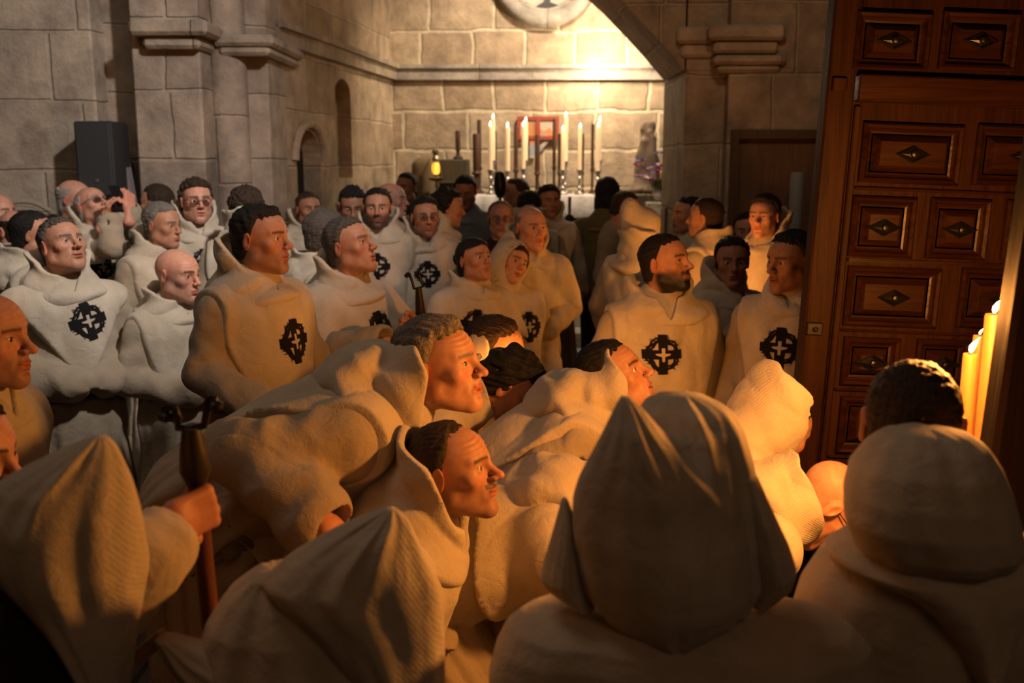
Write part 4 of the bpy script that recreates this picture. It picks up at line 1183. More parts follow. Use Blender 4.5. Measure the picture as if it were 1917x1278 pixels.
m = MB(); m.lathe((cst[0], cst[1], 0), [(.12, 0), (.12, .02), (.03, .05), (.02, .3), (.02, cst[2]-.06), (.10, cst[2]-.03), (.10, cst[2])], 20)
tag(m.build('candle_stand', IRON, smooth=True), 'iron floor stand carrying the three thick candles beside the door', 'candle stand')
# small votive candles in the middle of the crowd
for k, (px, py, Y) in enumerate(((1008, 792, 3.26), (1020, 776, 3.4), (1000, 812, 3.2), (1026, 800, 3.35))):
    t = P(px, py, Y); candle(t[0], t[1], P(1008, 792, 3.26)[2]-.18, t[2], .010, ['slim lit taper glowing between the bowed men in the middle', 'second lit taper just behind the middle one', 'lowest lit taper near the bowed man with dark hair', 'rightmost lit taper of the small cluster in the middle'][k], fl=.014)
    if k == 0: vt = (t[0], t[1], t[2]-.18)
m = MB(); m.lathe((vt[0]+.01, vt[1]+.05, 0), [(.15, 0), (.15, .02), (.02, .06), (.02, vt[2]-.06), (.16, vt[2]-.03), (.19, vt[2])], 20)
tag(m.build('votive_stand', IRON, smooth=True), 'low iron stand under the small lit tapers in the middle', 'candle stand')
t = P(1326, 534, 5.30); candle(t[0], t[1], t[2]-.30, t[2], .013, 'lit candle held up behind the bearded man, below a hooded back', fl=.020)
m = MB(); m.lathe((t[0], t[1], 0), [(.12, 0), (.12, .02), (.015, .05), (.015, t[2]-.34), (.05, t[2]-.32), (.05, t[2]-.30)], 16)
tag(m.build('candle_pole', IRON, smooth=True), 'thin iron pole holding the lit candle behind the bearded man', 'candle stand')

# ================================================================ altar
YA = 9.3
ax0, ax1 = P(886, 370, YA)[0], P(1160, 370, YA)[0]; az = P(1000, 366, YA-.3)[2]
m = MB(); m.box((ax0-.7, 8.3, 0), (ax1+.6, YB, .16), .01); m.box((ax0-.65, 8.6, .16), (ax1+.58, YB, .32), .01); m.box((ax0-.6, 8.8, .32), (ax1+.56, YB, .46), .01)
struct('trim_16', m, MATS[('cornice_stone', 'XZ')])
AE = empty('altar', ((ax0+ax1)/2, YA, .46), 'altar table against the lit chapel wall', 'altar')
m = MB(); w2 = (ax1-ax0)/2; hz = az-.46
m.box((-w2, -.28, hz-.08), (w2, .30, hz-.006), .01); m.box((-w2+.1, -.2, 0), (w2-.1, .25, hz-.08), .01); m.build('table', MATS[('cornice_stone', 'XZ')], AE)
# cloth
nx = 80; V = []; Fc = []
for i in range(nx+1):
    x = -w2-.015+(2*w2+.03)*i/nx; fr = -.295-.008*math.sin(i*.9)
    for (y, z) in ((.31, hz), (fr+.02, hz+.004), (fr, hz-.01), (fr-.004*math.sin(i*1.3), hz-.16), (fr-.012*math.sin(i*.9+1), hz-.34)): V.append((x, y, z))
for i in range(nx):
    for j in range(4): a = i*5+j; Fc.append((a, a+1, a+6, a+5))
ac = link_mesh('altar_cloth', np.array(V)+np.array([(ax0+ax1)/2, YA, .46]), Fc, mat_cloth((.74, .70, .68), 'white_linen', sheen=.05))
md = ac.modifiers.new('thick', 'SOLIDIFY'); md.thickness = .004
tag(ac, 'plain white cloth draped over the altar table', 'altar cloth')
BR = mat_plain('tarnished_brass', (.24, .19, .13), .42, metal=.75)
SV = mat_plain('tarnished_silver', (.32, .29, .27), .38, metal=.8)
def candlestick(x, y, z, h, label, mat=SV, r=.03):
    m = MB(); m.lathe((x, y, z), [(r*1.5, 0), (r*1.5, .012), (r*.6, .03), (r*.4, h*.22), (r*.9, h*.30), (r*.4, h*.38), (r*.35, h*.60), (r*.8, h*.68), (r*.4, h*.76), (r*.9, h*.96), (r*1.0, h)], 16)
    o = m.build('candlestick', mat, None, smooth=True); tag(o, label, 'candlestick', 'candlesticks on the altar'); return o
LC = [(918, 236, 318, 9.15), (923, 222, 300, 9.5), (950, 238, 320, 9.2), (980, 236, 316, 9.15), (984, 228, 300, 9.5), (1054, 244, 318, 9.15), (1059, 218, 302, 9.5), (1086, 240, 318, 9.2), (1120, 238, 320, 9.15), (1123, 226, 300, 9.5)]
place = ['leftmost of the front lit candles on the altar', 'tall candle at the far left, at the back', 'second front lit candle from the left on the altar, alone', 'front candle of the pair before the red painted panel', 'back candle of the pair before the red painted panel', 'front candle right of the painted panel, shorter of its pair', 'tallest lit candle, back right of the painted panel', 'lone front one between the painted panel and the last pair', 'front candle of the rightmost lit pair on the altar', 'back candle of the rightmost lit pair on the altar']
for k, (px, py, pb, Y) in enumerate(LC):
    t = P(px, py, Y); b = P(px, pb, Y)
    candle(t[0], Y, b[2], t[2], .022 if k % 2 == 0 else .018, 'slim altar candle, '+place[k], fl=.045, wax=WAXA, flm=FLA, ftilt=.1, group='lit candles on the altar')
    candlestick(t[0], Y, az if Y < 9.55 else az, b[2]-az, 'silver candlestick under the '+place[k])
light('POINT', 'altar_candle_glow', P(1055, 225, 9.0), 3.5, (1, .55, .22), size=.15)
DK = mat_wood('dark_turned_wood', (.035, .014, .007), (.08, .033, .015), rough=.6, coat=0)
for k, (px, py, pb, r, Y, lb) in enumerate(((857, 244, 300, .024, 9.75, 'short dark wooden post standing on the dark cabinet'), (897, 224, 380, .020, 9.7, 'tall thin dark post left of the lit candles'), (892, 250, 350, .036, 9.6, 'thick dark post beside the dark cabinet'),
    (927, 245, 345, .014, 9.6, 'thin dark post behind the leftmost lit candles'), (966, 236, 345, .020, 9.55, 'reddish dark post at the left edge of the painted panel'), (1006, 252, 320, .024, 9.5, 'dark post rising in the middle in front of the painted panel'), (1038, 222, 350, .016, 9.6, 'tall dark post at the right edge of the painted panel'),
    (1048, 250, 350, .018, 9.5, 'shorter dark post just right of the painted panel'), (1110, 232, 345, .015, 9.55, 'thin dark post behind the rightmost lit candles'), (1092, 250, 350, .010, 9.6, 'thinnest dark post beside the lone lit candle'))):
    t = P(px, py, Y); m = MB()
    z0 = az if k else P(px, 298, Y)[2]
    H_ = t[2]-z0
    m.lathe((t[0], Y, z0), [(r*2.0, 0), (r*2, .012), (r*.8, .04), (r*.7, H_*.3), (r*1.4, H_*.34), (r*.9, H_*.38), (r, H_*.42), (r, H_-.01), (r*.8, H_)], 14)
    tag(m.build('altar_post', DK, smooth=True), lb, 'post', 'dark posts on the altar')
# painted panel in a red frame
a, b = P(968, 218, YB-.06), P(1046, 292, YB-.06)
PE = empty('painted_panel', (a[0], YB-.06, b[2]), 'small painted panel in a red frame hanging behind the altar candles', 'painting')
w_, h_ = b[0]-a[0], a[2]-b[2]
m = MB()
fw = .035
m.box((0, 0, h_*.42), (fw, .04, h_)); m.box((w_-fw, 0, h_*.42), (w_, .04, h_)); m.box((fw, 0, h_-fw), (w_-fw, .04, h_)); m.box((fw, 0, h_*.42), (w_-fw, .04, h_*.42+fw)); m.box((w_*.45, -.004, h_*.42), (w_*.55, .045, h_))
m.build('red_frame', mat_plain('red_paint', (.30, .055, .03), .6), PE)
m = MB(); m.box((fw, .012, h_*.42+fw), (w_-fw, .03, h_-fw)); mp_, nt, bb = new_mat('panel_picture')
vo = N(nt, 'ShaderNodeTexVoronoi'); vo.inputs['Scale'].default_value = 9; tc = N(nt, 'ShaderNodeTexCoord'); nt.links.new(tc.outputs['Object'], vo.inputs['Vector'])
r = N(nt, 'ShaderNodeValToRGB'); r.color_ramp.interpolation = 'CONSTANT'; r.color_ramp.elements[0].color = (.28, .30, .32, 1); r.color_ramp.elements[1].color = (.50, .22, .08, 1); r.color_ramp.elements[1].position = .6
e = r.color_ramp.elements.new(.3); e.color = (.45, .38, .30, 1)
sp = N(nt, 'ShaderNodeSeparateColor'); nt.links.new(vo.outputs['Color'], sp.inputs[0]); nt.links.new(sp.outputs[0], r.inputs['Fac']); nt.links.new(r.outputs['Color'], bb.inputs['Base Color']); bb.inputs['Roughness'].default_value = .6
m.build('picture', mp_, PE)
m = MB(); m.box((w_*.30, .01, -.02), (w_*.42, .03, h_*.40)); m.raw([(w_*.55, .02, h_*.1), (w_*.78, .02, h_*.40), (w_*.68, .02, h_*.40), (w_*.5, .02, h_*.22)], [(0, 1, 2, 3)]); m.build('lower_fragment', mp_, PE)
# dark cabinet with a red-glass lamp, olive cushion shape
a, b = P(824, 298, 9.55), P(874, 372, 9.55)
m = MB(); m.box((a[0], 9.4, .46), (b[0]+.02, 9.85, a[2]), .01); m.box((a[0]-.03, 9.36, a[2]-.22), (b[0]+.05, 9.87, a[2]-.205), .003)
tag(m.build('dark_cabinet', mat_wood('cabinet_wood', (.05, .04, .022), (.085, .065, .036), rough=.7, coat=0)), 'low dark wooden cabinet left of the altar candles', 'cabinet')
a = P(792, 335, 9.3); S = Solid(.02); S.add(bx3((a[0], 9.42, (a[2]+.46)/2+.06), (.115, .10, (a[2]-.46)/2+.14), .09)); S.grid().run(); V, Q = nets(S.D, S.lo, .02)
tag(link_mesh('tall_chair', V, Q, mat_cloth((.17, .12, .055), 'olive_velvet', sheen=.2)), 'rounded olive-brown high chair back left of the dark cabinet', 'chair')
lp = P(816, 318, 9.2)
LE = empty('sanctuary_lamp', (lp[0], lp[1], lp[2]-.06), 'small hanging lamp with a glowing amber glass before the olive chair back', 'lamp')
m = MB(); m.lathe((0, 0, .02), [(.02, 0), (.034, .02), (.036, .07), (.028, .10), (.022, .105)], 16); mm = flame_mat(2.2, (1, .42, .04)); m.build('amber_glass', mm, LE, smooth=True)
m = MB(); m.lathe((0, 0, -.03), [(.004, -.02), (.06, .0), (.075, .02), (.02, .03), (.025, .05)], 16); m.build('saucer', BR, LE, smooth=True)
m = MB(); m.lathe((0, 0, .14), [(.03, 0), (.036, .02), (.02, .05), (.035, .08), (.03, .10)], 12)
for i in range(3): a_ = i*2.1; m.tube([(.05*math.cos(a_), .05*math.sin(a_), .0), (.03*math.cos(a_), .03*math.sin(a_), .15)], .004, 6)
m.tube([(0, 0, .22), (0, .2, .30), (0, .62, .34)], .006, 6); m.build('bracket', BR, LE, smooth=True)
# cross and black finial in front of the altar
c = P(1066, 410, 7.8); m = MB(); m.tube([(c[0], c[1], 0), (c[0], c[1], c[2]+.0)], .016, 10); zt_ = P(1066, 368, 7.8)[2]
m.box((c[0]-.012, c[1]-.01, c[2]-.02), (c[0]+.012, c[1]+.01, zt_), .003); m.box((c[0]-.085, c[1]-.012, c[2]-.012), (c[0]+.085, c[1]+.012, c[2]+.012), .003); m.lathe((c[0], c[1], c[2]-.03), [(.02, 0), (.035, .02), (.035, .05), (.02, .065)], 12); m.lathe((c[0], c[1], 0), [(.11, 0), (.11, .015), (.02, .04)], 16)
tag(m.build('processional_cross', IRON), 'small black metal cross on a pole in front of the white altar cloth', 'cross')
c = P(936, 350, 7.6); m = MB(); m.tube([(c[0], c[1], 0), (c[0], c[1], c[2]+.03)], .013, 10); m.lathe((c[0], c[1], c[2]-.08), [(.02, 0), (.04, .03), (.048, .09), (.045, .15), (.03, .19), (.008, .20)], 14); m.lathe((c[0], c[1], 0), [(.11, 0), (.11, .015), (.02, .04)], 16)
tag(m.build('processional_staff', IRON, smooth=True), 'tall black staff with an oval head before the altar', 'staff')
# driftwood statue + flowers on a bracket
SE = empty('madonna_statue', tuple(P(1212, 362, 9.45)), 'carved grey-brown standing figure on a rocky base at the right of the altar', 'statue')
S = Solid(.012); hS = P(1208, 228, 9.45)[2]-P(1212, 362, 9.45)[2]
S.add(cap((0, 0, .05), (-.02, 0, hS*.45), .13, .10), 0); S.add(cap((-.02, 0, hS*.4), (-.015, 0, hS-.06), .105, .052), .05); S.add(ell((0, 0, .03), (.26, .16, .05)), .06)
S.add(bx3((-.015, 0, hS-.04), (.058, .05, .045), .02), .03); S.add(cap((-.05, -.06, hS*.72), (-.09, -.06, hS*.35), .035, .03), .03); S.add(cap((.03, -.06, hS*.78), (.03, -.08, hS*.2), .03, .05), .02); S.add(ell((.01, -.05, hS*.84), (.032, .03, .04)), .01)
S.grid().run(); V, Q = nets(S.D, S.lo, .012); V = V+swirl(V*np.array([1, 1, .3]), 5, 60, .012)[:, None]*np.array([1, 1, 0]); V[:, 2] = np.maximum(V[:, 2], 0)
link_mesh('carved_figure', V, Q, mat_plain('driftwood', (.13, .09, .06), .8, noise=.4, nscale=18, bump=.6), SE)
p = P(1212, 362, 9.45); m = MB(); m.box((p[0]-.20, 9.245, .46), (p[0]+.26, 9.75, p[2]), .012); tag(m.build('stone_pedestal', MATS[('cornice_stone', 'XZ')]), 'pale stone pedestal carrying the carved figure right of the altar', 'pedestal')
fb = P(1233, 362, 9.15)
FE = empty('flower_vase', (fb[0], fb[1], fb[2]+.0), 'vase of red, purple and blue flowers with bright green leaves beside the carved figure', 'flowers')
m = MB(); m.lathe((0, 0, -.07), [(.04, 0), (.07, .05), (.05, .11), (.055, .13)], 16); m.build('vase', SV, FE, smooth=True)
p2 = fb; m = MB(); m.box((p2[0]-.12, 9.03, .46), (p2[0]+.12, 9.195, p2[2]-.075), .01); tag(m.build('flower_plinth', MATS[('cornice_stone', 'XZ')]), 'small stone plinth under the flower vase', 'plinth')
rn = random.Random(3)
for cname, col, nfl, spread in (('red_blossoms', (.55, .05, .07), 8, .12), ('purple_blossoms', (.20, .09, .30), 9, .17), ('blue_irises', (.10, .12, .40), 7, .20), ('white_blossoms', (.65, .6, .5), 5, .13)):
    m = MB()
    for k in range(nfl):
        x, y, z = rn.gauss(0, spread*.7), rn.gauss(0, .05), .08+abs(rn.gauss(.10, spread*.6))
        for q in range(6):
            a_ = q*math.pi/3+rn.random(); R2 = rotz(a_)@rotx(rn.uniform(-.6, .6)); r_ = rn.uniform(.026, .040)
            pts = [R2@np.array(v)+np.array([x, y, z]) for v in ((0, 0, 0), (r_, r_*.5, r_*.4), (r_*2, 0, r_*.5), (r_, -r_*.5, r_*.4))]
            m.raw([tuple(p_) for p_ in pts], [(0, 1, 2, 3)])
        m.tube([(0, 0, .03), (x*.6, y*.6, z*.6), (x, y, z)], .002, 5)
    m.build(cname, mat_plain(cname, col, .6), FE)
m = MB()
for k in range(40):
    a_ = rn.random()*6.28; L = rn.uniform(.10, .20); el = rn.uniform(.1, 1.2); d = np.array([math.cos(a_)*math.cos(el), math.sin(a_)*math.cos(el)*.6, math.sin(el)]); s_ = np.cross(d, [0, 0, 1]); s_ /= np.linalg.norm(s_)
    p0 = np.array([0, 0, .03]); p1 = p0+d*L*.5; p2 = p0+d*L; w2_ = .026
    m.raw([tuple(p0), tuple(p1+s_*w2_), tuple(p2), tuple(p1-s_*w2_)], [(0, 1, 2, 3)])
m.build('leaves', mat_plain('bright_leaf', (.12, .36, .04), .5), FE)
# loudspeaker on the left wall
a, b = P(132, 226, 6.0), P(214, 370, 6.0)
BE = empty('loudspeaker', (a[0], 6.0, b[2]), 'tall black box loudspeaker on the left stone wall', 'speaker')
w_, h_ = b[0]-a[0], a[2]-b[2]
m = MB(); m.box((0, .03, 0), (w_, .30, h_), .01); m.build('cabinet', mat_plain('black_vinyl', (.025, .026, .028), .6), BE)
m = MB(); m.box((.012, .018, .012), (w_-.012, .032, h_-.012), .005); m.build('grille', mat_plain('grille_metal', (.030, .035, .037), .5, nscale=300, noise=.6, bump=.8), BE)
m = MB(); m.lathe((w_*.55, .012, .10), [(.008, -.002), (.010, .0), (.010, .01)], 12, ax=1); m.build('badge', SV, BE)
m = MB(); m.box((w_*.35, .28, h_*.3), (w_*.65, .62, h_*.45), .005); m.build('wall_bracket', IRON, BE)
# narrow grey drape / pipe by the speaker, grey pole at right
a = P(226, 285, 6.2); m = MB(); V = [(a[0]-.03, 6.22, a[2]), (a[0]+.01, 6.22, a[2]), (a[0]+.05, 6.22, a[2]-.35), (a[0]+.05, 6.22, 0), (a[0]-.03, 6.22, 0)]
V += [(x, y+.08, z) for x, y, z in V]; m.raw(V, [(0, 1, 2, 3, 4), (5, 6, 7, 8, 9)]+[(i, (i+1) % 5, 5+(i+1) % 5, 5+i) for i in range(5)])
tag(m.build('grey_banner_case', mat_plain('grey_case', (.22, .20, .21), .7)), 'narrow grey slab standing right beside the loudspeaker', 'slab')
a = P(1493, 322, 6.3); m = MB(); m.lathe((a[0], a[1], 0), [(.042, 0), (.042, a[2]-.01), (.036, a[2])], 20)
tag(m.build('grey_post', mat_plain('grey_paint', (.22, .22, .20), .7), smooth=True), 'round grey post behind the crowd, left of the big door', 'post')
for px, py, Y, lb in ((1250, 388, 7.6, 'short dark wooden post at the foot of the right pier'), (1300, 392, 6.75, 'slim brown post between the men beside the right pier')):
    a = P(px, py, Y); m = MB(); m.box((a[0]-.022, Y-.02, 0), (a[0]+.022, Y+.02, a[2]), .004); tag(m.build('wooden_post', DK), lb, 'post')
# statue in the small arch recess
a = P(572, 345, Ya-.0); a = np.array([side_pt(tc0, 0, .05)[0], side_pt(tc0, 0, .05)[1], a[2]])
S = Solid(.014); S.add(cap((0, 0, .0), (0, 0, .30), .085, .055)); S.add(ell((0, 0, .40), (.045, .045, .055)), .02); S.add(cap((-.08, .0, .28), (.08, 0, .28), .035, .035), .03); S.grid().run(); V, Q = nets(S.D, S.lo, .014)
tag(link_mesh('niche_statue', V, Q, mat_plain('painted_plaster', (.34, .22, .15), .7, noise=.4), None, (a[0], a[1], .98 if a[2] < 1 else a[2]-.32)), 'small painted figure standing inside the low arched niche', 'statue')
# ================================================================ cloth lofts for the big near hoods and robes
def smooth_rows(rows, n):
    rows = np.array(rows, float); t = np.concatenate([[0], np.cumsum(np.abs(np.diff(rows[:, 0]))+4)]); u = np.linspace(0, t[-1], n)
    out = np.stack([np.interp(u, t, rows[:, k]) for k in range(rows.shape[1])], axis=1)
    for _ in range(3):
        o2 = out.copy(); o2[1:-1] = .25*out[:-2]+.5*out[1:-1]+.25*out[2:]; out = o2
    return out
def loft(name, rows, parent, base, mat, seed=1, ext=None, n=90, m=96, p=2.0, fold=.004, disp=None, nf=(5, 9, 14)):
    """rows: (py, left px, right px, distance, half thickness) from top to bottom; ext: (x, y, z, half width, half thickness)"""
    R = smooth_rows(rows, n); W_ = []
    for (py, L, Rr, Y, T) in R:
        c = P((L+Rr)/2, py, Y); W_.append((c[0], c[1], c[2], (Rr-L)/2*Y/F*1.0, T))
    if ext:
        W_ += [tuple(v) for v in smooth_rows([(w[2], w[0], w[1], w[3], w[4]) for w in [W_[-1]]+list(ext)], 40)[1:, [1, 2, 0, 3, 4]]]
    W_ = np.array(W_); V = []
    r = np.random.RandomState(seed); ph = r.rand(6)*6.28
    for i, (x, y, z, w, T) in enumerate(W_):
        a = np.arange(m)*2*math.pi/m; ca, sa = np.cos(a), np.sin(a)
        e = 2.0/p
        X = np.sign(ca)*np.abs(ca)**e*w; Yy = -np.sign(sa)*np.abs(sa)**e*T
        fl = sum(np.sin(a*k+ph[j]+z*(7+5*j)*(-1)**j+.8*np.sin(z*9+ph[j]))/(1+.4*j) for j, k in enumerate(nf))*fold*min(1, w/.05)
        fade = np.abs(sa)**.5
        V.append(np.stack([x+X+fl*ca*.25, y+Yy-fl*sa*fade, np.full(m, z)], axis=1))
    V = np.concatenate(V); k = len(W_)
    ii, jj = np.meshgrid(np.arange(k-1), np.arange(m), indexing='ij'); ii, jj = ii.ravel(), jj.ravel()
    Q = np.stack([ii*m+jj, (ii+1)*m+jj, (ii+1)*m+(jj+1) % m, ii*m+(jj+1) % m], axis=1)
    # close both ends with shrunken rings
    nV = len(V); c0 = V[:m].mean(axis=0); c1 = V[-m:].mean(axis=0); V = np.concatenate([V, [c0], [c1]])
    Fc = [tuple(int(v) for v in q) for q in Q]+[(nV, j, (j+1) % m) for j in range(m)]+[(nV+1, nV-m+(j+1) % m, nV-m+j) for j in range(m)]
    V = V + swirl(V, seed+5, 16, .0030)[:, None]*np.array([.5, 1, .3]) + swirl(V, seed+6, 45, .0010)[:, None]
    if disp is not None: V = disp(V)
    return link_mesh(name, V, Fc, mat, parent, base)
HQ = mat_cloth(CREAM2, 'stitched_cream_wool', quilt=(.075, 1.7, .020, .18))
HP = M_HOOD(); WO = M_WOOL()
HR = (0, 0, 0)
def fwd(fa, Y=None): return None

# ---- standing and kneeling crowd, rear to front ------------------------------------
def S(*a, **k): return person(*a, **k)
EMB0 = (0.0, -.27)
G_ = None
# far background
S('person in a dark green jacket, dark hair, back left of the altar', 761, 352, 7.9, fa=-120, hair=('short', 'black', .012), cloth='jacket', jacket=(.035, .04, .025), seed=60, skin='dark')
S('man in a grey-blue shirt standing before the left end of the altar', 872, 358, 7.6, fa=-110, hfa=-100, hp=-20, hair=('short', 'black', .013), cloth='jacket', jacket=(.20, .23, .28), seed=61, skin='dark')
S('person with short dark hair turned left before the altar candlesticks', 965, 362, 7.9, fa=-170, hfa=-165, hair=('crop', 'brown', .012), seed=62, skin='mid')
S('young man with black hair in front of the white altar cloth', 1028, 377, 7.4, fa=-90, hfa=-75, hair=('curly', 'black', .016), seed=63, skin='dark')
S('person with long dark hair and olive jacket at the right end of the altar', 1137, 362, 7.5, fa=60, hfa=70, hair=('long', 'black', .014), cloth='jacket', jacket=(.15, .12, .05), arms='clasp', seed=64, s=1.1)
S('dark-haired man seen between two heads, before the altar cloth', 990, 388, 7.0, fa=90, hfa=95, hair=('short', 'black', .012), seed=65)
S('stooping man with receding dark hair and a blue-grey scarf, right of the cross', 1172, 392, 6.9, fa=-20, hfa=-15, hp=-25, hair=('receding', 'brown', .012), cloth='jacket', jacket=(.36, .30, .22), seed=66, skin='mid')
S('small robed person at the dark niche on the left wall', 578, 392, 6.9, fa=-60, hair=('short', 'brown', .013), seed=67, skin='dark')
S('dark-haired head in front of the left pier, half hidden behind hoods', 293, 382, 6.1, fa=170, hair=('short', 'brown', .013), cloth='jacket', jacket=(.06, .05, .05), seed=68)
S('dark-haired man in profile at the foot of the right pier', 1288, 402, 6.5, fa=-160, hfa=-165, hair=('short', 'black', .012), seed=69, skin='dark')
S('person with dark hair and a red-lit face low behind the young man', 1397, 434, 6.3, fa=-100, hair=('short', 'black', .013), seed=70, skin='mid')
S('woman with dark bangs and a bright orange-lit face, far right of the crowd', 1430, 405, 5.7, fa=-140, hfa=-125, hair=('short', 'brown', .016, .006), seed=71, skin='pink', cowl=(.19, .0))
S('man with short brown hair seen from behind, pale hood lit orange by a candle', 1320, 408, 6.0, fa=140, hfa=150, hair=('crop', 'brown', .011), seed=72, skin='mid', cowl=(.10, .06))
S('robed person with the pointed hood standing up, seen from behind', 1207, 430, 5.9, fa=60, hfa=30, hair=('none', 'brown', 0), hoodup=True, seed=73)
S('black-haired man, only the top of his head showing above others', 660, 385, 6.3, fa=-80, hp=-18, hair=('curly', 'black', .012), seed=74, skin='dark')
S('bald man in profile behind the bearded young man', 733, 374, 6.75, fa=-10, hair=('horseshoe', 'grey', .004), seed=75, skin='pink', cowl=(.19, .06))
S('young man with a short black beard facing the camera', 707, 390, 5.9, fa=-88, hfa=-85, hair=('short', 'black', .013), face={'beard': .8}, emb=(.0, -.175), seed=76, skin='mid', mantle='panel')
S('black-haired person turned away, pale hood behind the man with glasses', 838, 388, 6.45, fa=10, hfa=15, hp=-8, hair=('curly', 'black', .014), seed=77, skin='mid', cowl=(.16, .08))
S('young man with black hair and glasses, robe open at the neck', 796, 406, 6.0, fa=-75, hfa=-72, hair=('short', 'black', .016), face={'beard': .45}, glasses=True, emb=(.01, -.175), seed=78, skin='mid')
S('older man with grey hair and a dark brown jacket before the altar', 937, 410, 6.5, fa=-90, hfa=-85, hair=('receding', 'grey', .010), cloth='jacket', jacket=(.045, .022, .02), glasses=True, seed=79, skin='pink')
S('bald older man in a hood lit orange from the right, mouth open', 994, 426, 5.4, fa=-75, hfa=-62, hair=('horseshoe', 'grey', .004), emb=None, seed=80, skin='pink', face={'mouth': .006, 'long': 1.05}, mantle='cape', arms='clasp', lean=(4, 0))
# left rear
S('pink-faced man cut by the left edge of the photo', -2, 398, 5.9, fa=-20, hair=('none', 'brown', .012), seed=81, skin='pink')
S('bald man low at the left edge, seen from the side', 25, 432, 5.6, fa=150, hair=('horseshoe', 'brown', .005), seed=82, skin='pink', cowl=(.10, .02))
S('older man with white hair and dark jacket behind the phone', 140, 372, 6.0, fa=-15, hfa=-10, hair=('horseshoe', 'white', .012), cloth='jacket', jacket=(.03, .03, .035), seed=83, skin='pink')
S('dark-haired head right behind the tall dark-haired man', 462, 392, 5.2, fa=100, hair=('curly', 'brown', .014), seed=84)
S('man with curly brown hair and glasses, lit white, mouth open', 368, 376, 5.5, fa=-62, hfa=-60, hair=('curly', 'brown', .016), face={'mouth': .006, 'fat': .006}, glasses=True, emb=(.0, -.175), seed=85, skin='pink')
PH = P(172, 386, 5.15)
pc = P(218, 370, 5.46)
S('man with glasses tilting back to film with a phone', 172, 386, 5.7, fa=-45, hfa=-28, hp=26, hair=('horseshoe', 'white', .003), glasses=True, emb=(.03, -.175), seed=86, skin='pink', mantle='panel',
  arms=[((P(212, 462, 5.40)), P(202, 404, 5.44)), (P(262, 450, 5.6), P(238, 390, 5.52))], hands=[(0, facing(60, 62, -60), HOLD, (20, 25), 1, P(197, 408, 5.42)), (1, facing(100, 75, 55), (45, 50, 30), (20, 25), -1, P(242, 392, 5.50))])
m = MB(); R_ = facing(-32, 14, 0); m.box((-.036, -.004, -.068), (.036, .004, .068), .003)
m.V = [tuple(R_@np.array(v)) for v in m.V]; ph = m.build('phone', mat_plain('phone_glass', (.012, .012, .014), .2, noise=0, bump=0), smooth=True); ph.location = tuple(pc)
tag(ph, 'black phone held up by the man with glasses', 'phone')
S('grey-haired man in a hood behind the bald man, looking right', 305, 421, 5.3, fa=-35, hfa=-22, hp=-4, hair=('short', 'grey', .014), seed=87, skin='mid', emb=None, cowl=(.13, .05), mantle='panel')
S('dark-haired man seen from behind at the left, head turned right', 62, 438, 5.1, fa=30, hfa=18, hair=('crop', 'black', .012), seed=88, skin='mid', cowl=(.10, .03))
S('dark-haired man behind the smiling grey-haired man, mostly hidden', 612, 440, 4.75, fa=20, hfa=20, hair=('short', 'salt', .014), seed=89, skin='mid', cowl=(.08, .02))
# middle rank
S('stout grey-haired man gazing up at the left, pointed cape and rope belt', 117, 459, 4.15, fa=-48, hfa=-34, hp=16, hair=('short', 'salt', .010), face={'fat': .010, 'jaw': 1.06}, emb=(-.03, -.13, -10), mantle='vee', arms='clasp', belt=1, seed=11, skin='mid', cowl=(.13, .045), s=1.08)
S('bald man standing before the tall dark-haired man, head bowed slightly', 333, 514, 4.3, fa=-38, hfa=-22, hp=-4, hair=('none', 'brown', .01), mantle='panel', arms='clasp', seed=12, skin='pink', cowl=(.10, .05), s=.95)
S('woman with black hair tied back, arms crossed, looking up', 888, 486, 5.0, fa=-60, hfa=-48, hp=12, hair=('bun', 'black', .010), arms='crossed', emb=(.06, -.175, 10), mantle='cape', seed=13, skin='mid', cowl=(.10, .05), s=.93, hs=.95, face={'jaw': .92, 'brow': .8})
S('woman with her pale hood up, head tilted to the side', 958, 492, 5.2, fa=-70, hfa=-58, hr=-22, hp=4, hair=('long', 'brown', .010), hoodup=True, nocowl=True, arms='down', emb=(-.08, -.175), mantle='panel', seed=14, skin='fair', s=1.0, hs=.95, face={'jaw': .92})
S('smiling grey-haired man in profile gripping a forked staff', 655, 461, 4.05, fa=-40, hfa=-22, hp=14, hair=('short', 'salt', .012), emb=(-.03, -.175, -12), mantle='cape', seed=15, skin='mid', cowl=(.12, .04), face={'mouth': .003},
  arms=[(P(605, 655, 3.85), P(725, 640, 3.72)), (P(780, 650, 4.15), P(778, 612, 3.92))], hands=[(1, facing(-150, 5, 88), FIST, (30, 30), -1, P(786, 612, 3.9))])
S('tall dark-haired man in profile with a pointed hood behind his head', 489, 447, 3.5,  fa=-34, hfa=-16, hp=1, hair=('quiff', 'black', .012), emb=(-.03, -.20), mantle='panel', seed=16, skin='mid', cowl=(.16, .03), face={'beard': .30, 'nose': 1.15, 'long': 1.03}, belt=1, arms=[(P(380, 700, 3.32), P(500, 775, 3.12)), (P(600, 700, 3.75), P(590, 780, 3.45))])
S('bearded young man with cropped hair glancing up to the right', 1246, 492, 4.0, fa=-82, hfa=-38, hp=9, hair=('crop', 'black', .010), face={'beard': 1.0, 'nose': 1.05}, emb=(.035, -.175), mantle='panel', seed=17, skin='mid', cowl=(.10, .03), cowlw=1.15, notch=-.05, s=1.06, gaze=(15, 12))
S('young man with black hair standing in shade behind the bearded man', 1370, 490, 4.75, fa=-60, hfa=-95, hair=('short', 'black', .014), mantle='panel', seed=18, skin='dark', cowl=(.15, .05))
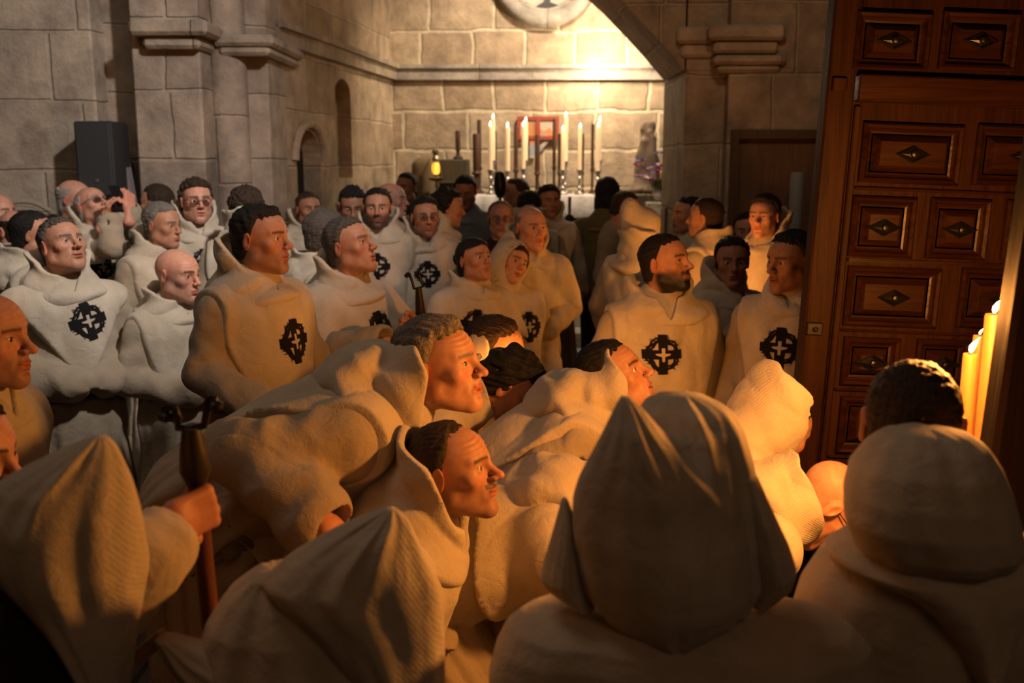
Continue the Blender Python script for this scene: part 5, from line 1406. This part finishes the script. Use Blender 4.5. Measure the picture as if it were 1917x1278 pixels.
S('dark-haired man half hidden in shadow behind the door edge', 1480, 488, 3.9, fa=-115, hfa=-150, hp=-5, hair=('short', 'black', .013), emb=(.02, -.175), mantle='panel', seed=19, skin='dark', cowl=(.10, .02))
# stooping group in the middle
S('person with dark hair bending low just behind the leaning man', 930, 652, 3.5, fa=-10, hfa=-15, hp=-8, hr=12, hair=('short', 'brown', .014), lean=(55, 0), seed=21, skin='mid', foot=P(860, 900, 3.6))
S('robed man bowing deeply, only his dark hair showing', 955, 722, 3.05, fa=0, hfa=-5, hp=-42, hair=('curly', 'black', .012), lean=(62, 0), seed=22, skin='mid', foot=P(830, 900, 3.05), cowl=(.10, .08), mantle='cape')
S('dark-haired man stooping with his hood fallen back, face turned up right', 1148, 708, 2.92, fa=5, hfa=-18, hp=26, hair=('crop', 'black', .013), lean=(52, 0), seed=23, skin='mid', foot=P(1050, 1000, 2.98), cowl=(.15, .04), face={'mouth': .002}, mantle='panel')
S('robed person bowed double behind the near pointed hood', 1180, 925, 2.6, fa=8, hfa=8, hp=-35, hair=('short', 'brown', .012), lean=(72, 0), seed=24, skin='mid', foot=P(1000, 1000, 2.6), mantle='cape', cowl=(.10, .08), s=1.08, belt=1, arms=[(P(1110, 1060, 2.42), P(1160, 1170, 2.35)), (P(1130, 1030, 2.85), P(1180, 1130, 2.85))])
S('bowed person with a stitched hood on the back of the neck, ear showing', 1458, 800, 2.85, fa=25, hfa=30, hp=-38, hair=('crop', 'black', .011), lean=(50, 0), seed=25, skin='mid', foot=P(1370, 1000, 2.75), mantle='cape', cowl=(.24, .08), quilt=(.05, .9, .014, .28), cowlw=1.1)
S('bald man in dark glasses frames bent low beside the door', 1548, 940, 2.6, fa=10, hfa=0, hp=-58, hair=('none', 'brown', .01), lean=(68, 0), seed=26, skin='pink', foot=P(1400, 1100, 2.5), glasses=True, mantle='cape', cowl=(.10, .08), quilt=(.06, .7, .014, .28), cowlw=1.2)
# the leaning pair in front
S('grey-haired man leaning far forward, lips parted, staring up', 822, 684, 2.38, fa=-4, hfa=-17, hp=8, hair=('short', 'grey', .015, .003), face={'lines': .0012, 'mouth': .005, 'nose': 1.1, 'fat': .004}, lean=(60, 0), seed=27, bulk=1.12, skin='fair', foot=P(470, 1000, 2.42), belt=1, s=1.08, cowl=(.12, .03), mantle='panel',
  arms=[(P(448, 842, 2.15), P(606, 978, 2.06)), (P(640, 880, 2.8), P(780, 900, 2.7))], gaze=(10, 12), hands=[(0, facing(-10, -35, 0), RELAX)])
S('crouching man with receding hair and moustache, face in profile', 846, 878, 2.22, fa=-4, hfa=-13, hp=10, hair=('receding', 'brown', .009), face={'lines': .0013, 'moust': 1, 'nose': 1.25, 'long': 1.06, 'beard': .3}, lean=(28, 0), seed=28, bulk=1.0, skin='mid', cowl=(.165, .05), cowlw=1.10, s=1.0, hs=.97,
  arms=[(P(575, 1085, 2.10), P(730, 1190, 2.0)), (P(780, 1130, 2.42), P(820, 1230, 2.35))], mantle='panel')
# left-edge profiles
S('man with shaven head in profile at the left edge, face lit red', -26, 632, 2.3, fa=-10, hfa=-6, hp=0, hair=('none', 'brown', .01), seed=29, skin='pink', lean=(8, 0), cowl=(.12, .05), face={'beard': .35, 'nose': 1.2})
S('bearded man at the lower left edge, only nose and mouth in view', -66, 850, 1.85, fa=-10, hfa=-8, hp=-5, hair=('short', 'black', .012), seed=30, skin='pink', face={'beard': .6, 'nose': 1.2}, lean=(20, 0), cowl=(.06, .0))

# ---- near hooded figures ------------------------------------------------------------
# F1: lower left, pointed stitched hood, fist round a forked staff
Yh = 1.40
E, NB, Rt, base = person('hooded person at the lower left with a tall stitched hood gripping a staff', 150, 1000, Yh+.10, fa=25, hfa=20, hp=-10, hair=('none', 'brown', 0), cloth='none', seed=31, skin='mid', lean=(0, 0), hs=.82, s=.9,
    arms=[(P(250, 1120, 1.42), P(305, 1010, 1.52)), (P(60, 1300, 1.5), P(90, 1420, 1.6))], hands=[(0, facing(52, 10, 92), FIST, (35, 40), 1, P(318, 985, 1.55))])
loft('hood', [(817, 168, 200, Yh, .012), (835, 120, 218, Yh, .035), (868, 50, 236, Yh, .06), (900, -10, 250, Yh, .085), (960, -50, 268, Yh, .105), (1020, -30, 278, Yh, .115), (1060, -5, 284, Yh, .115), (1100, 30, 280, Yh, .105), (1150, 72, 268, Yh-.01, .09), (1200, 108, 256, Yh-.02, .075), (1278, 152, 244, Yh-.03, .055), (1330, 185, 236, Yh-.04, .03), (1350, 205, 228, Yh-.04, .01)], E, base, HQ, seed=31, p=1.7, fold=.004)
c = P(60, 1250, 1.42)
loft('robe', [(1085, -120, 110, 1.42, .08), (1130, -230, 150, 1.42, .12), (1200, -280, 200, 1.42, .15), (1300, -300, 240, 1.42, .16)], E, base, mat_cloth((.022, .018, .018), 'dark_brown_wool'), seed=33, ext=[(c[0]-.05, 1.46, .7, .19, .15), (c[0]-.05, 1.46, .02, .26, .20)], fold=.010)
sl = Solid(.0055); a1, a2, a3 = P(200, 1130, 1.44), P(262, 1050, 1.46), P(318, 1008, 1.52)
sl.add(cap(a1, a2, .075, .062, (0, 0, 1), 1, creases(5, .003, 14))); sl.add(cap(a2, a3, .062, .060, (0, 0, 1), 1, creases(7, .003, 14)), .03)
dd = (a3-a2)/np.linalg.norm(a3-a2); sl.cut(cap(a3-dd*.02, a3+dd*.1, .044, .058), .006); sl.cut((lambda x, y, z, a=a3, d=dd: -((x-f4(a[0]))*f4(d[0])+(y-f4(a[1]))*f4(d[1])+(z-f4(a[2]))*f4(d[2])-f4(.005)) if False else f4(.005)-((x-f4(a[0]))*f4(d[0])+(y-f4(a[1]))*f4(d[1])+(z-f4(a[2]))*f4(d[2])), a3-.1, a3+.1), .004)
sl.grid(pad=.03).run(); V, Q = nets(sl.D, sl.lo, .0055)
link_mesh('sleeve', V+swirl(V, 5, 30, .002)[:, None], Q, WO, E, base)
# forked staff in the fist
def staff(label, top_l, top_r, bl, br, down, Y0, Y1, r=.012, wide=.020):
    tl, tr, b1, b2 = P(*top_l, Y0), P(*top_r, Y0), P(*bl, Y0), P(*br, Y0); mid = (b1+b2)/2; dn = P(*down, Y1)
    d = (mid-dn)/np.linalg.norm(mid-dn); e = dn-d*(dn[2]/d[2]); e[2] = 0.0
    E = empty('forked_staff', tuple(e), label, 'staff')
    m = MB(); pts = [e-e, (dn-e), (mid-e)*.62+(dn-e)*.38]
    m.tube([np.zeros(3)]+[(dn-e)*.5]+[dn-e], r, 14); m.build('shaft', mat_wood('staff_wood', (.09, .03, .015), (.17, .06, .03), rough=.4), E, smooth=True)
    m = MB(); m.tube([dn-e, (dn-e)*.75+(mid-e)*.25, (dn-e)*.4+(mid-e)*.6, mid-e], [r*1.02, r*1.6, r*1.35, r*.9], 14); m.build('leather_socket', mat_plain('black_leather', (.02, .016, .014), .45), E, smooth=True)
    m = MB(); L = np.linalg.norm(tr-tl); o1 = tl-e; o2 = tr-e; q1, q2 = b1-e, b2-e; up = np.array([0, 0, L*.10])
    hk = (o1-o2)/L
    m.tube([o1+hk*L*.12-up*1.6, o1+hk*L*.14, o1+up*.4, o1-hk*L*.12-up*.2, q1+(o1-q1)*.45-hk*L*.1, q1, (q1+q2)/2-up*.5, q2, q2+(o2-q2)*.5, o2-up*.2, o2+up*.5, o2-hk*L*.14, o2-hk*L*.14-up*1.5], [r*.5]+[r*.42]*11+[r*.5], 10)
    for p_ in (o1+hk*L*.12-up*1.8, o2-hk*L*.14-up*1.7): m.lathe(tuple(p_), [(r*.1, -r*.7), (r*.75, -r*.3), (r*.8, r*.2), (r*.2, r*.7)], 12)
    m.build('iron_fork', IRON, E, smooth=True); return E
staff('staff with a black two-pronged iron fork held in a fist at the lower left', (318, 764), (392, 748), (333, 800), (382, 796), (368, 905), 1.60, 1.62, r=.0165)
staff('short forked staff held by the smiling grey-haired man', (764, 512), (782, 508), (775, 540), (792, 536), (790, 605), 3.88, 3.90, r=.014)
# F2: lower centre-left, hood flap falling to the right
Yh = 1.42
E, NB, Rt, base = person('bowed hooded person at the bottom, broad pointed hood flap left of centre', 650, 1150, Yh+.02, fa=20, hfa=10, hp=-35, hair=('none', 'brown', 0), cloth='none', seed=35, skin='mid', lean=(0, 0), hs=.85, s=.9)
loft('hood', [(951, 722, 744, Yh, .010), (970, 668, 766, Yh, .03), (1000, 600, 782, Yh, .055), (1040, 528, 803, Yh, .075), (1085, 478, 826, Yh, .09), (1112, 500, 832, Yh, .095), (1160, 560, 836, Yh, .095), (1220, 608, 838, Yh, .09), (1278, 655, 838, Yh, .08), (1340, 700, 830, Yh-.01, .05), (1380, 745, 815, Yh-.01, .02)], E, base, HQ, seed=36, p=1.7, fold=.004)
c = P(520, 1300, Yh+.06)
loft('robe', [(1070, 470, 560, Yh+.04, .05), (1100, 420, 640, Yh+.05, .09), (1150, 385, 700, Yh+.05, .12), (1210, 362, 760, Yh+.05, .14), (1278, 345, 800, Yh+.05, .15)], E, base, WO, seed=37, ext=[(c[0]+.05, Yh+.06, .6, .22, .17), (c[0]+.05, Yh+.06, .02, .27, .2)], fold=.006)
loft('sleeve', [(1195, 290, 330, Yh-.02, .02), (1225, 300, 420, Yh-.01, .04), (1262, 330, 520, Yh, .06), (1330, 380, 600, Yh, .05)], E, base, WO, seed=38, fold=.003)
# F3: the big central hood
Yh = 1.40
E, NB, Rt, base = person('nearest hooded figure seen from behind, huge blurred pointed hood in the centre', 1270, 950, Yh+.10, fa=80, hfa=75, hp=-18, hair=('none', 'brown', 0), cloth='none', seed=39, skin='mid', lean=(0, 0), hs=.85, s=.95)
loft('hood', [(744, 1160, 1178, Yh-.03, .008), (760, 1150, 1196, Yh-.03, .02), (800, 1130, 1236, Yh-.03, .045), (850, 1102, 1290, Yh-.02, .07), (900, 1074, 1348, Yh-.01, .09), (940, 1060, 1385, Yh, .10), (1000, 1063, 1410, Yh, .11), (1060, 1073, 1417, Yh, .11), (1110, 1088, 1412, Yh, .105), (1150, 1118, 1385, Yh, .09), (1180, 1175, 1335, Yh-.01, .07), (1200, 1240, 1285, Yh-.01, .05)], E, base, HP, seed=40, p=1.8, fold=.0035)
loft('hood_crown', [(736, 1262, 1300, Yh+.10, .02), (742, 1215, 1335, Yh+.10, .045), (760, 1195, 1365, Yh+.09, .07), (800, 1195, 1392, Yh+.08, .09), (850, 1200, 1408, Yh+.07, .10), (920, 1200, 1422, Yh+.06, .11), (1000, 1200, 1432, Yh+.05, .11), (1080, 1200, 1430, Yh+.04, .10), (1130, 1220, 1400, Yh+.03, .08)], E, base, HP, seed=41, p=1.9, fold=.006)
loft('hood_side', [(935, 1050, 1062, Yh+.02, .01), (980, 1036, 1080, Yh+.02, .03), (1040, 1018, 1090, Yh+.02, .045), (1080, 1007, 1100, Yh+.02, .05), (1100, 1020, 1105, Yh+.02, .045), (1135, 1070, 1115, Yh+.02, .03)], E, base, HP, seed=42, p=1.6, fold=.002)
loft('hood_edge', [(890, 1380, 1418, Yh+.02, .03), (960, 1388, 1450, Yh+.02, .06), (1015, 1392, 1474, Yh+.02, .07), (1062, 1396, 1490, Yh+.02, .07), (1090, 1398, 1482, Yh+.02, .06), (1130, 1400, 1440, Yh+.02, .03)], E, base, HP, seed=43, p=1.6, fold=.002)
c = P(1275, 1300, Yh+.03)
loft('robe', [(1128, 1010, 1500, Yh+.05, .06), (1142, 955, 1570, Yh+.04, .09), (1165, 925, 1615, Yh+.03, .115), (1200, 905, 1650, Yh+.03, .13), (1250, 888, 1668, Yh+.03, .135), (1320, 878, 1680, Yh+.03, .14)], E, base, WO, seed=44, ext=[(c[0], Yh+.03, .7, .28, .16), (c[0], Yh+.03, .02, .34, .22)], fold=.006, p=2.2)
# F4: right, bare cropped head, stitched hood and pointed cape down the back
Yh = 1.50
E, NB, Rt, base = person('person at right with cropped dark hair, stitched hood down and cape point on the back', 1708, 800, Yh+.14, fa=70, hfa=62, hp=-14, hair=('crop', 'brown', .004), cloth='none', seed=45, skin='mid', lean=(0, 0), hs=1.0, s=1.0)
loft('hood', [(799, 1690, 1770, Yh-.05, .015), (806, 1652, 1812, Yh-.05, .045), (830, 1622, 1845, Yh-.05, .075), (870, 1592, 1870, Yh-.05, .10), (920, 1578, 1890, Yh-.05, .115), (970, 1576, 1905, Yh-.05, .12), (1010, 1588, 1915, Yh-.04, .12), (1032, 1600, 1912, Yh-.03, .11), (1044, 1640, 1890, Yh-.02, .08)], E, base, HQ, seed=46, p=2.0, fold=.003)
loft('cape', [(1000, 1580, 1930, Yh, .10), (1025, 1540, 1960, Yh, .125), (1040, 1545, 1955, Yh-.005, .135), (1075, 1640, 1920, Yh-.01, .14), (1110, 1690, 1890, Yh-.01, .142), (1150, 1728, 1855, Yh-.01, .143), (1190, 1752, 1828, Yh-.01, .142), (1222, 1776, 1802, Yh-.01, .140), (1230, 1784, 1794, Yh-.01, .138)], E, base, HP, seed=47, p=2.2, fold=.003)
c = P(1740, 1300, Yh+.02)
loft('robe', [(1010, 1600, 1900, Yh+.02, .08), (1040, 1530, 1980, Yh+.02, .11), (1090, 1492, 2010, Yh+.02, .125), (1150, 1470, 2030, Yh+.02, .13), (1220, 1462, 2040, Yh+.02, .13), (1300, 1460, 2040, Yh+.02, .14)], E, base, WO, seed=48, ext=[(c[0], Yh+.03, .7, .27, .16), (c[0], Yh+.03, .02, .33, .22)], fold=.006, p=2.2)
# small block of wood between the hoods
bp_ = P(283, 1208, 1.45); m = MB(); R_ = roty(D2(-38)); m.box((-.030, -.012, -.011), (.030, .012, .011), .003); m.V = [tuple(R_@np.array(v)) for v in m.V]
o = m.build('wood_block', mat_wood('pale_wood', (.25, .13, .06), (.36, .20, .09), 0)); o.location = tuple(bp_); tag(o, 'short pale wooden block between the two near hoods at the lower left', 'wood block')
